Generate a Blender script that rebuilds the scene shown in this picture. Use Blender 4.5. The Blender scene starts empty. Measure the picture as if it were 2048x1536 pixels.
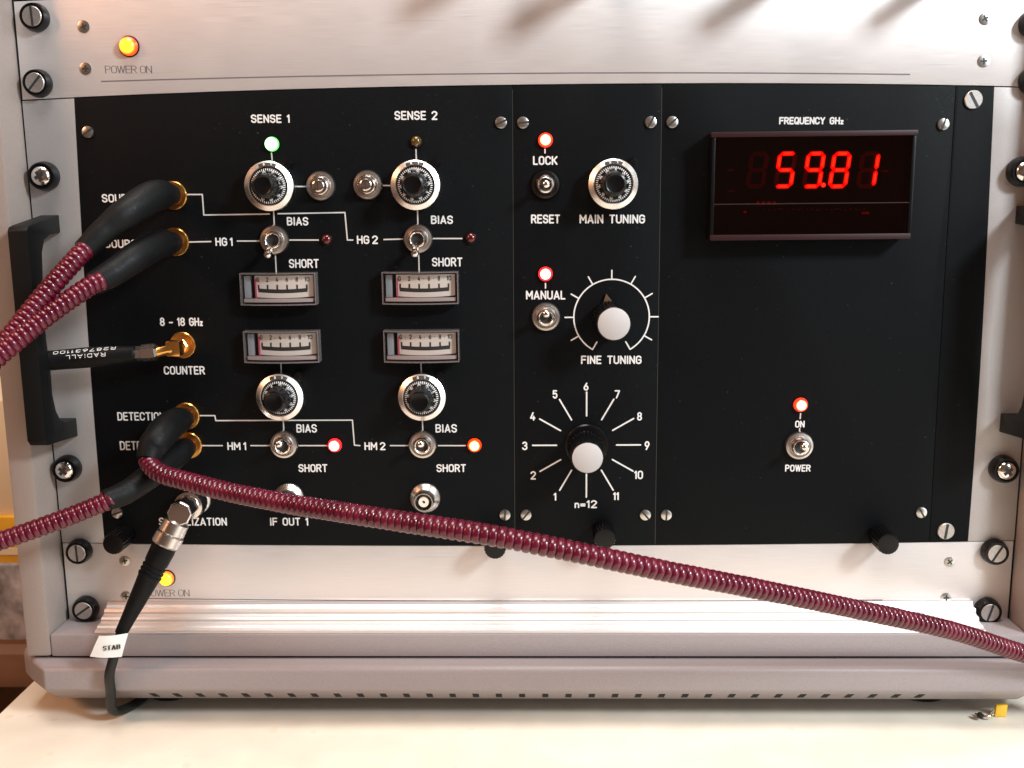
import bpy, bmesh, math, random
from mathutils import Vector, Matrix, noise
random.seed(7)
scene = bpy.context.scene
col = scene.collection
MM = 0.001
ZT = 305.0            # bench top lies at world z = 0; panel datum v = 0 is 305 mm above it

# ------------------------------------------------------------------ camera
CX, CZ, CD, YAW, PITCH, ROLL, FPX = 1.95, -52.1, 490.0, -0.0237, 0.177, 0.0099, 2058.0

def ray(px, py):
    a = (px-1024)/FPX; b = (768-py)/FPX
    cr, sr = math.cos(ROLL), math.sin(ROLL); a, b = cr*a+sr*b, -sr*a+cr*b
    cp, sp = math.cos(PITCH), math.sin(PITCH); y = cp+sp*b; z = -sp+cp*b
    cy, sy = math.cos(YAW), math.sin(YAW)
    return Vector((cy*a+sy*y, -sy*a+cy*y, z))

def P(px, py, h=0.0):
    """point of the plane that stands h mm in front of the panel: (u, v)"""
    r = ray(px, py); t = (CD-h)/r.y
    return (CX+t*r.x, CZ+t*r.z)

def T(px, py):
    """point of the bench top: (u, y)"""
    r = ray(px, py); t = (-ZT-CZ)/r.z
    return (CX+t*r.x, -CD+t*r.y)

def W(u, h, v):
    return Vector((u, -h, v+ZT))

fwd = ray(1024, 768).normalized()
right = (ray(1124, 768)-ray(1024, 768)).normalized()
up = right.cross(fwd)
cd = bpy.data.cameras.new('camera'); cam = bpy.data.objects.new('camera', cd); col.objects.link(cam)
m = Matrix((right, up, -fwd)).transposed().to_4x4()
m.translation = W(CX, CD, CZ)*MM
cam.matrix_world = m
cd.sensor_width = 36; cd.lens = FPX/2048*36; cd.clip_start = 0.01; cd.clip_end = 50
cd.dof.use_dof = True; cd.dof.focus_distance = 0.49; cd.dof.aperture_fstop = 22
scene.camera = cam

# ------------------------------------------------------------------ world, lamps, exposure
world = bpy.data.worlds.new('World'); scene.world = world; world.use_nodes = True
bgn = world.node_tree.nodes['Background']
bgn.inputs[0].default_value = (0.60, 0.47, 0.43, 1); bgn.inputs[1].default_value = 0.05
scene.view_settings.view_transform = 'Standard'; scene.view_settings.look = 'None'
scene.view_settings.exposure = 0; scene.view_settings.gamma = 1

def area(name, loc, target, size, power, color, sizey=None):
    l = bpy.data.lights.new(name, 'AREA'); l.energy = power; l.color = color; l.size = size
    if sizey: l.shape = 'RECTANGLE'; l.size_y = sizey
    o = bpy.data.objects.new(name, l); col.objects.link(o); o.location = loc
    o.rotation_euler = (Vector(target)-Vector(loc)).to_track_quat('-Z', 'Y').to_euler()
    return o
area('key_window_lamp', (0.86, -0.78, 0.86), (0.05, 0, 0.15), 0.20, 19, (0.86, 0.96, 1.0))
area('side_window_lamp', (1.5, -1.15, 0.40), (0.05, 0, 0.1), 0.8, 9, (0.86, 0.95, 1.0))
area('ceiling_lamp', (0.0, -0.42, 1.9), (0, -0.2, 0.1), 0.9, 34, (1.0, 0.925, 0.86))
area('warm_desk_lamp', (-0.95, -0.55, 0.75), (-0.1, 0, 0.15), 0.30, 5.0, (1.0, 0.46, 0.22))

# ------------------------------------------------------------------ materials
def mat(name, base, rough=0.5, metal=0.0, spec=0.5, coat=0.0, **k):
    m = bpy.data.materials.new(name); m.use_nodes = True
    b = m.node_tree.nodes['Principled BSDF']
    b.inputs['Base Color'].default_value = (*base, 1); b.inputs['Roughness'].default_value = rough
    b.inputs['Metallic'].default_value = metal; b.inputs['Specular IOR Level'].default_value = spec
    b.inputs['Coat Weight'].default_value = coat
    if 'emit' in k:
        b.inputs['Emission Color'].default_value = (*k['emit'], 1); b.inputs['Emission Strength'].default_value = k['strength']
    return m

def nodes(m): return m.node_tree.nodes, m.node_tree.links, m.node_tree.nodes['Principled BSDF']

def vary(m, scale=(60, 60, 60), amt=0.1, bump=0.0, ramp=None, rough=0.0, detail=4, coords='Object', dist=0.001):
    """brightness, roughness and relief vary with a stretched noise"""
    n, l, b = nodes(m)
    tc = n.new('ShaderNodeTexCoord'); mp = n.new('ShaderNodeMapping'); mp.inputs['Scale'].default_value = scale
    nz = n.new('ShaderNodeTexNoise'); nz.inputs['Scale'].default_value = 1.0; nz.inputs['Detail'].default_value = detail
    l.new(tc.outputs[coords], mp.inputs[0]); l.new(mp.outputs[0], nz.inputs['Vector'])
    if amt:
        base = tuple(b.inputs['Base Color'].default_value)
        mx = n.new('ShaderNodeMix'); mx.data_type = 'RGBA'
        mx.inputs[6].default_value = tuple(c*(1-amt) for c in base[:3])+(1,)
        mx.inputs[7].default_value = tuple(min(1, c*(1+amt)) for c in base[:3])+(1,)
        cr = n.new('ShaderNodeMapRange'); cr.inputs[1].default_value = 0.3; cr.inputs[2].default_value = 0.7
        l.new(nz.outputs[0], cr.inputs[0]); l.new(cr.outputs[0], mx.inputs[0]); l.new(mx.outputs[2], b.inputs['Base Color'])
    if rough:
        r0 = b.inputs['Roughness'].default_value
        mr = n.new('ShaderNodeMapRange'); mr.inputs[1].default_value = 0.3; mr.inputs[2].default_value = 0.7
        mr.inputs[3].default_value = r0-rough; mr.inputs[4].default_value = r0+rough
        l.new(nz.outputs[0], mr.inputs[0]); l.new(mr.outputs[0], b.inputs['Roughness'])
    if bump:
        bp = n.new('ShaderNodeBump'); bp.inputs['Strength'].default_value = bump; bp.inputs['Distance'].default_value = dist
        l.new(nz.outputs[0], bp.inputs['Height']); l.new(bp.outputs[0], b.inputs['Normal'])
    return m

M = {}
M['alu'] = vary(mat('brushed_aluminium', (0.74, 0.69, 0.68), 0.42, 0.6), (60, 800, 5000), 0.05, 0.12, rough=0.04, dist=0.0002)
nodes(M['alu'])[2].inputs['Anisotropic'].default_value = 0.3
def scratches(m, scale=(14, 14, 900), rot=0.5, amt=0.06):
    """a few long thin scratches and soft smudges in the gloss"""
    n, l, b = nodes(m)
    tc = n.new('ShaderNodeTexCoord'); mp = n.new('ShaderNodeMapping'); mp.inputs['Scale'].default_value = scale; mp.inputs['Rotation'].default_value = (0, rot, 0)
    nz = n.new('ShaderNodeTexNoise'); nz.inputs['Scale'].default_value = 1; nz.inputs['Detail'].default_value = 0
    l.new(tc.outputs['Object'], mp.inputs[0]); l.new(mp.outputs[0], nz.inputs['Vector'])
    sm = n.new('ShaderNodeTexNoise'); sm.inputs['Scale'].default_value = 38; sm.inputs['Detail'].default_value = 5; l.new(tc.outputs['Object'], sm.inputs['Vector'])
    a = n.new('ShaderNodeMapRange'); a.inputs[1].default_value = 0.78; a.inputs[2].default_value = 0.80; l.new(nz.outputs[0], a.inputs[0])
    c = n.new('ShaderNodeMapRange'); c.inputs[1].default_value = 0.45; c.inputs[2].default_value = 0.7; c.inputs[4].default_value = 0.04; l.new(sm.outputs[0], c.inputs[0])
    src = b.inputs['Roughness'].links[0].from_socket if b.inputs['Roughness'].links else None
    q = n.new('ShaderNodeMath'); q.operation = 'ADD'
    if src: l.new(src, q.inputs[0])
    else: q.inputs[0].default_value = b.inputs['Roughness'].default_value
    l.new(c.outputs[0], q.inputs[1]); l.new(q.outputs[0], b.inputs['Roughness'])
    mx = n.new('ShaderNodeMix'); mx.data_type = 'RGBA'; l.new(b.inputs['Base Color'].links[0].from_socket, mx.inputs[6])
    mx.inputs[7].default_value = (0.30, 0.28, 0.27, 1); k = n.new('ShaderNodeMath'); k.operation = 'MULTIPLY'; k.inputs[1].default_value = amt*3
    l.new(a.outputs[0], k.inputs[0]); l.new(k.outputs[0], mx.inputs[0]); l.new(mx.outputs[2], b.inputs['Base Color'])
scratches(M['alu'])
M['ear'] = vary(mat('bead_blasted_aluminium', (0.44, 0.41, 0.405), 0.48, 0.5), (2500, 2500, 2500), 0.06, 0.15, dist=0.0002)
scratches(M['ear'], (20, 20, 700), -1.1)
M['rail'] = vary(mat('extruded_aluminium', (0.86, 0.81, 0.79), 0.40, 0.7), (30, 2500, 2500), 0.05)
M['paint'] = vary(mat('grey_cabinet_paint', (0.29, 0.25, 0.255), 0.42), (1500, 1500, 1500), 0.06, 0.25, dist=0.0003)
scratches(M['paint'], (12, 12, 800), 0.25)
M['paint2'] = vary(mat('grey_post_paint', (0.31, 0.255, 0.23), 0.45), (1500, 1500, 1500), 0.06, 0.25, dist=0.0003)
M['black'] = vary(mat('black_panel_paint', (0.0032, 0.0038, 0.0046), 0.55, spec=0.09), (2200, 2200, 2200), 0.25, 0.2, rough=0.06, dist=0.0002)
def dust(m, col, lo=0.70, scale=900, amt=0.5):
    n, l, b = nodes(m)
    tc = n.new('ShaderNodeTexCoord'); a = n.new('ShaderNodeTexNoise'); a.inputs['Scale'].default_value = scale; a.inputs['Detail'].default_value = 1
    l.new(tc.outputs['Object'], a.inputs['Vector'])
    mr = n.new('ShaderNodeMapRange'); mr.inputs[1].default_value = lo; mr.inputs[2].default_value = lo+.05; mr.inputs[4].default_value = amt
    l.new(a.outputs[0], mr.inputs[0]); mx = n.new('ShaderNodeMix'); mx.data_type = 'RGBA'
    src = b.inputs['Base Color'].links[0].from_socket if b.inputs['Base Color'].links else None
    if src: l.new(src, mx.inputs[6])
    else: mx.inputs[6].default_value = tuple(b.inputs['Base Color'].default_value)
    mx.inputs[7].default_value = (*col, 1); l.new(mr.outputs[0], mx.inputs[0]); l.new(mx.outputs[2], b.inputs['Base Color'])
dust(M['black'], (0.09, 0.085, 0.08), 0.76, 700, 0.5)
M['edge'] = mat('bare_panel_edge', (0.07, 0.065, 0.055), 0.5, 0.6)
M['gap'] = mat('dark_gap', (0.004, 0.004, 0.004), 0.9)
M['white'] = mat('white_engraving', (0.72, 0.70, 0.69), 0.6)
M['wline'] = mat('white_engraved_line', (0.55, 0.52, 0.50), 0.6)
M['grey_ink'] = mat('grey_ink', (0.13, 0.11, 0.12), 0.6)
M['chrome'] = mat('nickel_plate', (0.80, 0.76, 0.73), 0.16, 1.0)
M['nickel'] = mat('satin_nickel', (0.62, 0.58, 0.55), 0.30, 1.0)
M['screw'] = mat('zinc_screw', (0.62, 0.60, 0.57), 0.30, 1.0)
M['zinc'] = vary(mat('turned_screw_face', (0.50, 0.46, 0.44), 0.40, 0.85), (900, 900, 900), 0.12)
M['slot'] = mat('screw_slot', (0.02, 0.02, 0.02), 0.6)
M['gold'] = mat('gold_plate', (0.95, 0.50, 0.14), 0.24, 1.0)
M['ring'] = mat('satin_dial_ring', (0.84, 0.80, 0.77), 0.27, 1.0)
n_, l_, b_ = nodes(M['ring'])
b_.inputs['Anisotropic'].default_value = 0.7
tg = n_.new('ShaderNodeTangent'); tg.direction_type = 'RADIAL'; tg.axis = 'Y'; l_.new(tg.outputs[0], b_.inputs['Tangent'])
M['bplast'] = mat('black_plastic', (0.003, 0.003, 0.0035), 0.28, spec=0.3)
M['mplast'] = vary(mat('matt_black_plastic', (0.0035, 0.004, 0.0045), 0.5, spec=0.22), (3000, 3000, 3000), 0.15, 0.2, dist=0.0002)
M['rubber'] = vary(mat('black_rubber', (0.0032, 0.0035, 0.004), 0.55, spec=0.20), (900, 900, 900), 0.25, 0.2, rough=0.1, dist=0.0004)
M['cap'] = mat('pale_grey_cap', (0.47, 0.44, 0.44), 0.5)
M['hose'] = mat('red_hose_plastic', (0.098, 0.004, 0.017), 0.24, coat=0.12)
nodes(M['hose'])[2].inputs['Subsurface Weight'].default_value = 0.0
vary(M['hose'], (90, 90, 90), 0.28, 0.0, rough=0.09)
M['cable'] = mat('grey_cable_jacket', (0.008, 0.009, 0.008), 0.45, spec=0.35)
M['green'] = mat('green_cable_jacket', (0.01, 0.22, 0.06), 0.4)
M['tag'] = vary(mat('white_tag_paper', (0.82, 0.83, 0.82), 0.6), (300, 300, 300), 0.02)
M['ink'] = mat('black_ink', (0.015, 0.015, 0.015), 0.6)
M['table'] = vary(mat('cream_bench_laminate', (0.80, 0.74, 0.63), 0.42), (45, 45, 45), 0.05, 0.03, rough=0.05, detail=6)
dust(M['table'], (0.45, 0.30, 0.16), 0.70, 90, 0.16)
M['table_edge'] = mat('bench_edge', (0.28, 0.17, 0.09), 0.6)
M['yellow'] = mat('yellow_plastic', (0.80, 0.48, 0.03), 0.45)
M['ycard'] = vary(mat('yellow_card', (0.85, 0.45, 0.03), 0.6), (40, 40, 40), 0.1)
M['wall'] = vary(mat('beige_wall', (0.42, 0.25, 0.14), 0.8), (6, 6, 6), 0.12)
M['brown'] = vary(mat('brown_board', (0.22, 0.11, 0.06), 0.7), (12, 12, 40), 0.2)
M['cream'] = mat('cream_cardboard', (0.85, 0.72, 0.50), 0.7)
M['speck'] = vary(mat('speckled_grey_print', (0.36, 0.33, 0.33), 0.7), (75, 75, 60), 0.6, detail=2)
M['filter'] = None
M['plate'] = mat('meter_scale_plate', (0.58, 0.52, 0.48), 0.45)
M['lowlip'] = mat('clear_lower_lip', (0.33, 0.27, 0.265), 0.25)
M['mblk'] = mat('meter_side_block', (0.34, 0.37, 0.42), 0.3, 0.4)
M['pink'] = mat('red_meter_pointer', (0.42, 0.03, 0.09), 0.4)
M['ptfe'] = mat('white_insulator', (0.75, 0.70, 0.62), 0.5)
M['ptr'] = mat('tan_pointer_mark', (0.12, 0.065, 0.03), 0.5)
M['led_off_red'] = mat('unlit_red_lens', (0.07, 0.003, 0.004), 0.12, coat=0.5)
M['led_off_amber'] = mat('unlit_amber_lens', (0.09, 0.045, 0.006), 0.12, coat=0.5)
M['seg_off'] = mat('unlit_segment', (0.60, 0.25, 0.25), 0.6)

def led_mat(name, core, rim, sc, sr, r0, r1):
    """a lit lens: hot over the die, coloured towards its own edge (measured in the lens, not in the view)"""
    m = mat(name, (0.3*rim[0], 0.3*rim[1], 0.3*rim[2]), 0.15, coat=0.4)
    n, l, b = nodes(m)
    tc = n.new('ShaderNodeTexCoord'); sx = n.new('ShaderNodeSeparateXYZ'); cb = n.new('ShaderNodeCombineXYZ')
    l.new(tc.outputs['Object'], sx.inputs[0]); l.new(sx.outputs[0], cb.inputs[0]); l.new(sx.outputs[2], cb.inputs[2])
    ln = n.new('ShaderNodeVectorMath'); ln.operation = 'LENGTH'; l.new(cb.outputs[0], ln.inputs[0])
    mr = n.new('ShaderNodeMapRange'); mr.interpolation_type = 'SMOOTHSTEP'
    mr.inputs[1].default_value = r0*MM; mr.inputs[2].default_value = r1*MM
    l.new(ln.outputs['Value'], mr.inputs[0])
    mx = n.new('ShaderNodeMix'); mx.data_type = 'RGBA'
    mx.inputs[6].default_value = tuple(c*sc for c in core)+(1,); mx.inputs[7].default_value = tuple(c*sr for c in rim)+(1,)
    l.new(mr.outputs[0], mx.inputs[0]); l.new(mx.outputs[2], b.inputs['Emission Color']); b.inputs['Emission Strength'].default_value = 1
    return m
M['led_green'] = led_mat('lit_green_lens', (0.9, 1, 0.85), (0.1, 0.9, 0.1), 5, 2.8, 2.4, 3.1)
M['led_red'] = led_mat('lit_red_lens', (1, 0.80, 0.72), (1, 0.01, 0.01), 6, 5.0, 1.8, 2.7)
M['led_orange'] = led_mat('lit_orange_red_lens', (1, 0.62, 0.30), (1, 0.02, 0.005), 5, 4.4, 1.7, 2.7)
M['led_amber'] = led_mat('lit_amber_lens', (1, 0.70, 0.22), (1, 0.025, 0.0), 4.5, 4.0, 1.7, 2.7)
M['lamp'] = led_mat('lit_yellow_lamp', (1.0, 0.62, 0.03), (1, 0.07, 0.0), 2.0, 1.4, 2.7, 4.1)
M['seg_on'] = mat('lit_segment', (0.4, 0.02, 0.0), 0.5, emit=(1, 0.045, 0.012), strength=3.6)
M['seg_core'] = mat('lit_segment_core', (0.4, 0.1, 0.0), 0.5, emit=(1, 0.40, 0.14), strength=9.0)
M['seg_dim'] = mat('dim_indicator', (0.3, 0.02, 0.03), 0.5, emit=(1, 0.02, 0.06), strength=0.22)

def clear(name, tint, refl, body=None, bodyf=0.0):
    """thin clear plastic: lets light through, tints it and mirrors by Fresnel"""
    m = bpy.data.materials.new(name); m.use_nodes = True; n = m.node_tree.nodes; l = m.node_tree.links
    n.remove(n['Principled BSDF']); out = n['Material Output']
    tr = n.new('ShaderNodeBsdfTransparent'); tr.inputs[0].default_value = (*tint, 1)
    gl = n.new('ShaderNodeBsdfGlossy'); gl.inputs['Roughness'].default_value = 0.06
    fr = n.new('ShaderNodeFresnel'); fr.inputs[0].default_value = refl
    mx = n.new('ShaderNodeMixShader'); l.new(fr.outputs[0], mx.inputs[0])
    src = tr
    if body:
        df = n.new('ShaderNodeBsdfDiffuse'); df.inputs[0].default_value = (*body, 1)
        m2 = n.new('ShaderNodeMixShader'); m2.inputs[0].default_value = bodyf
        l.new(tr.outputs[0], m2.inputs[1]); l.new(df.outputs[0], m2.inputs[2]); src = m2
    l.new(src.outputs[0], mx.inputs[1]); l.new(gl.outputs[0], mx.inputs[2]); l.new(mx.outputs[0], out.inputs[0])
    return m
M['filter'] = clear('red_display_filter', (0.62, 0.10, 0.09), 1.45)
M['glass'] = clear('clear_meter_window', (0.97, 0.96, 0.95), 1.5)
M['clearedge'] = clear('clear_meter_edge', (0.86, 0.82, 0.82), 1.6, (0.62, 0.54, 0.54), 0.22)

# ------------------------------------------------------------------ mesh helpers (millimetres; x right, h towards the viewer, z up)
class MB:
    def __init__(s): s.v = []; s.f = []
    def add(s, vs, fs):
        o = len(s.v); s.v += vs; s.f += [tuple(i+o for i in f) for f in fs]; return s
    def box(s, x0, x1, h0, h1, z0, z1):
        vs = [(x, -h, z) for x in (x0, x1) for h in (h0, h1) for z in (z0, z1)]
        return s.add(vs, [(0, 1, 3, 2), (4, 6, 7, 5), (0, 4, 5, 1), (2, 3, 7, 6), (0, 2, 6, 4), (1, 5, 7, 3)])
    def lathe(s, prof, n=32, c=(0, 0), flute=0, depth=0.0, rmin=0.0, tilt=None, phase=0.0):
        """prof: (radius, h) pairs; radii of at least rmin carry flutes"""
        vs = []; fs = []
        for r, h in prof:
            for i in range(n):
                a = 2*math.pi*i/n+phase; rr = r
                if flute and r >= rmin and r > 0: rr = r-depth*(0.5+0.5*math.cos(flute*a))
                vs.append((c[0]+rr*math.cos(a), -h, c[1]+rr*math.sin(a)))
        for k in range(len(prof)-1):
            for i in range(n):
                j = (i+1) % n; fs.append((k*n+i, k*n+j, (k+1)*n+j, (k+1)*n+i))
        if prof[-1][0] > 0: fs.append(tuple((len(prof)-1)*n+i for i in range(n)))
        if prof[0][0] > 0: fs.append(tuple(reversed(range(n))))
        if tilt: vs = [tuple(tilt @ Vector(v)) for v in vs]
        return s.add(vs, fs)
    def poly(s, pts, h0, h1):
        """outline in (x, z) pushed from h0 to h1"""
        n = len(pts); vs = [(x, -h0, z) for x, z in pts]+[(x, -h1, z) for x, z in pts]
        fs = [tuple(range(n)), tuple(reversed(range(n, 2*n)))]+[(i, (i+1) % n, n+(i+1) % n, n+i) for i in range(n)]
        return s.add(vs, fs)
    def extr(s, prof, xs):
        """(h, z) outline carried along stations xs = [(x, dz), ...]"""
        n = len(prof); vs = []; fs = []
        for st in xs:
            x, dz = st[:2]; vs += [(x, -h, z+dz) for h, z in prof]
        for k in range(len(xs)-1):
            for i in range(n):
                j = (i+1) % n; fs.append((k*n+i, k*n+j, (k+1)*n+j, (k+1)*n+i))
        fs += [tuple(reversed(range(n))), tuple((len(xs)-1)*n+i for i in range(n))]
        return s.add(vs, fs)
    def tube(s, pts, rad, n=16, cap=True, hexa=False):
        """pts in world axes (x, y, z) mm; rad number or list"""
        pts = [Vector(p) for p in pts]; R = rad if isinstance(rad, (list, tuple)) else [rad]*len(pts)
        t0 = (pts[1]-pts[0]).normalized(); up_ = Vector((0, 0, 1)) if abs(t0.z) < 0.9 else Vector((1, 0, 0))
        nrm = (up_-t0*up_.dot(t0)).normalized(); vs = []; fs = []; tp = t0
        for i, p in enumerate(pts):
            t = (pts[min(i+1, len(pts)-1)]-pts[max(i-1, 0)])
            t = t.normalized() if t.length > 1e-6 else tp
            nrm = (nrm-t*nrm.dot(t)).normalized(); b = t.cross(nrm); tp = t
            for k in range(n):
                a = 2*math.pi*k/n; vs.append(tuple(p+(nrm*math.cos(a)+b*math.sin(a))*R[i]))
        for i in range(len(pts)-1):
            for k in range(n):
                j = (k+1) % n; fs.append((i*n+k, i*n+j, (i+1)*n+j, (i+1)*n+k))
        if cap: fs += [tuple(reversed(range(n))), tuple((len(pts)-1)*n+k for k in range(n))]
        return s.add(vs, fs)
    def stroke(s, pts, w, h=0.02, fn=None, contrast=0.0, ends=True):
        """a ribbon of width w along pts (x, z), rounded ends"""
        P2 = [Vector(p) for p in pts]; n = len(P2)
        for i in range(1, n-1):
            if (P2[i]-P2[i-1]).normalized().dot((P2[i+1]-P2[i]).normalized()) < 0.55:
                s.stroke(pts[:i+1], w, h, fn, contrast, ends or i > 1)
                return s.stroke(pts[i:], w, h+0.004, fn, contrast, True)
        closed = (P2[0]-P2[-1]).length < 1e-6 and n > 3
        if closed: P2 = P2[:-1]; n -= 1
        L = []; Rr = []
        for i in range(n):
            a = P2[i]-P2[i-1] if (i > 0 or closed) else P2[1]-P2[0]
            b = P2[(i+1) % n]-P2[i] if (i < n-1 or closed) else a
            a = a.normalized(); b = b.normalized(); na = Vector((-a.y, a.x)); nb = Vector((-b.y, b.x))
            mm = (na+nb); mm = mm.normalized() if mm.length > 1e-4 else na
            k = min(1.6, 1/max(0.3, mm.dot(na)))
            d = ((a+b).normalized() if (a+b).length > 1e-4 else a)
            ww = w*(1-contrast*abs(d.x)) if contrast else w
            L.append(P2[i]+mm*k*ww/2); Rr.append(P2[i]-mm*k*ww/2)
        vs = [(p.x, p.y) for q in zip(L, Rr) for p in q]; fs = []
        for i in range(n-1+(1 if closed else 0)):
            j = (i+1) % n; fs.append((2*i, 2*i+1, 2*j+1, 2*j))
        if not closed and ends:
            for e, (p, d) in ((0, (P2[0], (P2[0]-P2[1]).normalized())), (1, (P2[-1], (P2[-1]-P2[-2]).normalized()))):
                i = 0 if e == 0 else 2*(n-1); nn = Vector((-d.y, d.x)); k = len(vs)
                hw = (Vector(vs[i])-Vector(vs[i+1])).length/2
                for q in (45, 90, 135):
                    a = math.radians(q); vs.append(tuple(p+(nn*math.cos(a)+d*math.sin(a))*hw))
                fs.append((i+1, k, k+1, k+2, i) if e == 0 else (i, k, k+1, k+2, i+1))
        if fn: vs = [fn(x, z, h) for x, z in vs]
        else: vs = [(x, -h, z) for x, z in vs]
        return s.add(vs, fs)
    def build(s, name, m, parent=None, loc=(0, 0, 0), bevel=0.0, smooth=35, solid=True, rot=None):
        me = bpy.data.meshes.new(name)
        bm = bmesh.new(); vv = [bm.verts.new(v) for v in s.v]
        for f in s.f:
            try: bm.faces.new([vv[i] for i in f])
            except ValueError: pass
        if bevel:
            bmesh.ops.remove_doubles(bm, verts=bm.verts[:], dist=1e-4)
            bmesh.ops.recalc_face_normals(bm, faces=bm.faces[:])
            bmesh.ops.bevel(bm, geom=[e for e in bm.edges if len(e.link_faces) == 2 and e.calc_face_angle(0) > 0.6], offset=bevel, segments=2, affect='EDGES', profile=0.6, clamp_overlap=True)
        if solid: bmesh.ops.recalc_face_normals(bm, faces=bm.faces[:])
        bmesh.ops.scale(bm, vec=(MM, MM, MM), verts=bm.verts[:])
        bm.to_mesh(me); bm.free()
        if smooth:
            for p in me.polygons: p.use_smooth = True
            me.set_sharp_from_angle(angle=math.radians(smooth))
        me.materials.append(m)
        return link(name, me, parent, loc)

WL = {}
def link(name, data, parent, loc):
    """loc in mm, world"""
    o = bpy.data.objects.new(name, data); col.objects.link(o)
    loc = Vector(loc); WL[o.name] = loc
    base = WL[parent.name] if parent else Vector((0, 0, 0))
    o.location = (loc-base)*MM
    if parent: o.parent = parent
    return o

def tag(o, label=None, cat=None, group=None, kind=None):
    if label: o['label'] = label
    if cat: o['category'] = cat
    if group: o['group'] = group
    if kind: o['kind'] = kind
    return o

def thing(name, loc, label, cat, group=None):
    return tag(link(name, None, None, loc), label, cat, group)

CACHE = {}
def cached(key, name, m, parent, loc, fn, **k):
    """alike pieces share one mesh"""
    if key in CACHE: return link(name, CACHE[key], parent, loc)
    o = fn(MB()).build(name, m, parent, loc, **k); CACHE[key] = o.data; return o

# ------------------------------------------------------------------ lettering
def arc(cx, cy, rx, ry, a0, a1, n=9):
    return [(cx+rx*math.cos(math.radians(a0+(a1-a0)*i/(n-1))), cy+ry*math.sin(math.radians(a0+(a1-a0)*i/(n-1)))) for i in range(n)]
w = 0.52; c = w/2
OO = arc(c, 1-c, c, c, 0, 180)+arc(c, c, c, c, 180, 360)+[(w, 1-c)]
G = {
 'S': (w, [arc(c, .755, c, .245, 12, 270, 12)+arc(c, .255, c, .255, 90, -168, 12)[1:]]),
 'E': (.46, [[(.46, 0), (0, 0), (0, 1), (.46, 1)], [(0, .52), (.42, .52)]]),
 'F': (.46, [[(0, 0), (0, 1), (.46, 1)], [(0, .52), (.42, .52)]]),
 'N': (w, [[(0, 0), (0, 1), (w, 0), (w, 1)]]),
 'B': (w, [[(0, 0), (0, 1), (.28, 1)]+arc(.28, .765, .22, .235, 80, -90, 7)+[(0, .53)], [(.27, .53)]+arc(.27, .265, .25, .265, 80, -90, 7)+[(0, 0)]]),
 'I': (.06, [[(.03, 0), (.03, 1)]]),
 'A': (.56, [[(0, 0), (.28, 1), (.56, 0)], [(.08, .27), (.48, .27)]]),
 'H': (w, [[(0, 0), (0, 1)], [(w, 0), (w, 1)], [(0, .52), (w, .52)]]),
 'O': (w, [OO]), '0': (w, [OO]),
 'Q': (w, [OO, [(.30, .26), (w+.02, -.04)]]),
 'R': (w, [[(0, 0), (0, 1), (.27, 1)]+arc(.27, .745, .24, .255, 80, -90, 7)+[(0, .49)], [(.27, .49), (w, 0)]]),
 'P': (w, [[(0, 0), (0, 1), (.27, 1)]+arc(.27, .735, .24, .265, 80, -90, 7)+[(0, .47)]]),
 'T': (.5, [[(0, 1), (.5, 1)], [(.25, 1), (.25, 0)]]),
 'M': (.64, [[(0, 0), (0, 1), (.32, .35), (.64, 1), (.64, 0)]]),
 'G': (w, [arc(c, 1-c, c, c, 10, 180)+arc(c, c, c, c, 180, 360)+[(w, .5), (.28, .5)]]),
 'C': (w, [arc(c, 1-c, c, c, 5, 180)+arc(c, c, c, c, 180, 355)]),
 'U': (w, [[(0, 1)]+arc(c, c, c, c, 180, 360)+[(w, 1)]]),
 'D': (w, [[(0, 0), (0, 1), (.22, 1)]+arc(.22, .7, .30, .3, 85, 0, 6)+arc(.22, .3, .30, .3, 0, -90, 6)+[(0, 0)]]),
 'L': (.42, [[(0, 1), (0, 0), (.42, 0)]]),
 'Z': (.48, [[(0, 1), (.48, 1), (0, 0), (.48, 0)]]),
 'z': (.28, [[(0, .5), (.28, .5), (0, 0), (.28, 0)]]),
 'K': (w, [[(0, 0), (0, 1)], [(w, 1), (0, .36)], [(.17, .56), (w, 0)]]),
 'W': (.76, [[(0, 1), (.19, 0), (.38, 1), (.57, 0), (.76, 1)]]),
 'Y': (w, [[(0, 1), (c, .45), (w, 1)], [(c, .45), (c, 0)]]),
 'n': (.36, [[(0, 0), (0, .62)], [(0, .44)]+arc(.18, .44, .18, .18, 180, 0, 7)+[(.36, 0)]]),
 '=': (.42, [[(0, .26), (.42, .26)], [(0, .5), (.42, .5)]]),
 '-': (.42, [[(0, .40), (.42, .40)]]),
 '.': (.06, [[(.03, 0), (.03, .03)]]),
 '1': (.2, [[(0, .80), (.17, 1), (.17, 0)]]),
 '2': (w, [arc(c, .74, c, .26, 170, -25, 10)+[(0, 0), (w, 0)]]),
 '3': (w, [arc(c, .76, c*.92, .24, 160, -90, 10), arc(c, .265, c, .265, 90, -165, 10)]),
 '4': (w, [[(.30, 1), (0, .26), (w, .26)], [(.38, .5), (.38, 0)]]),
 '5': (w, [[(.47, 1), (.05, 1), (.02, .55)]+arc(c, .33, c, .33, 135, -155, 11)]),
 '6': (w, [arc(c, .30, c, .30, 0, 360, 17), [(.36, 1), (.02, .40)]]),
 '7': (w, [[(0, 1), (w, 1), (.16, 0)]]),
 '8': (w, [arc(c, .755, c*.88, .245, 0, 360, 15), arc(c, .265, c, .265, 0, 360, 15)]),
 '9': (w, [arc(c, .70, c, .30, 0, 360, 17), [(.16, 0), (.50, .60)]]),
}
def text_width(s, gap, space, wide=1.0):
    x = 0
    for ch in s: x += space if ch == ' ' else G[ch][0]*wide+gap
    return x-gap
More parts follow.
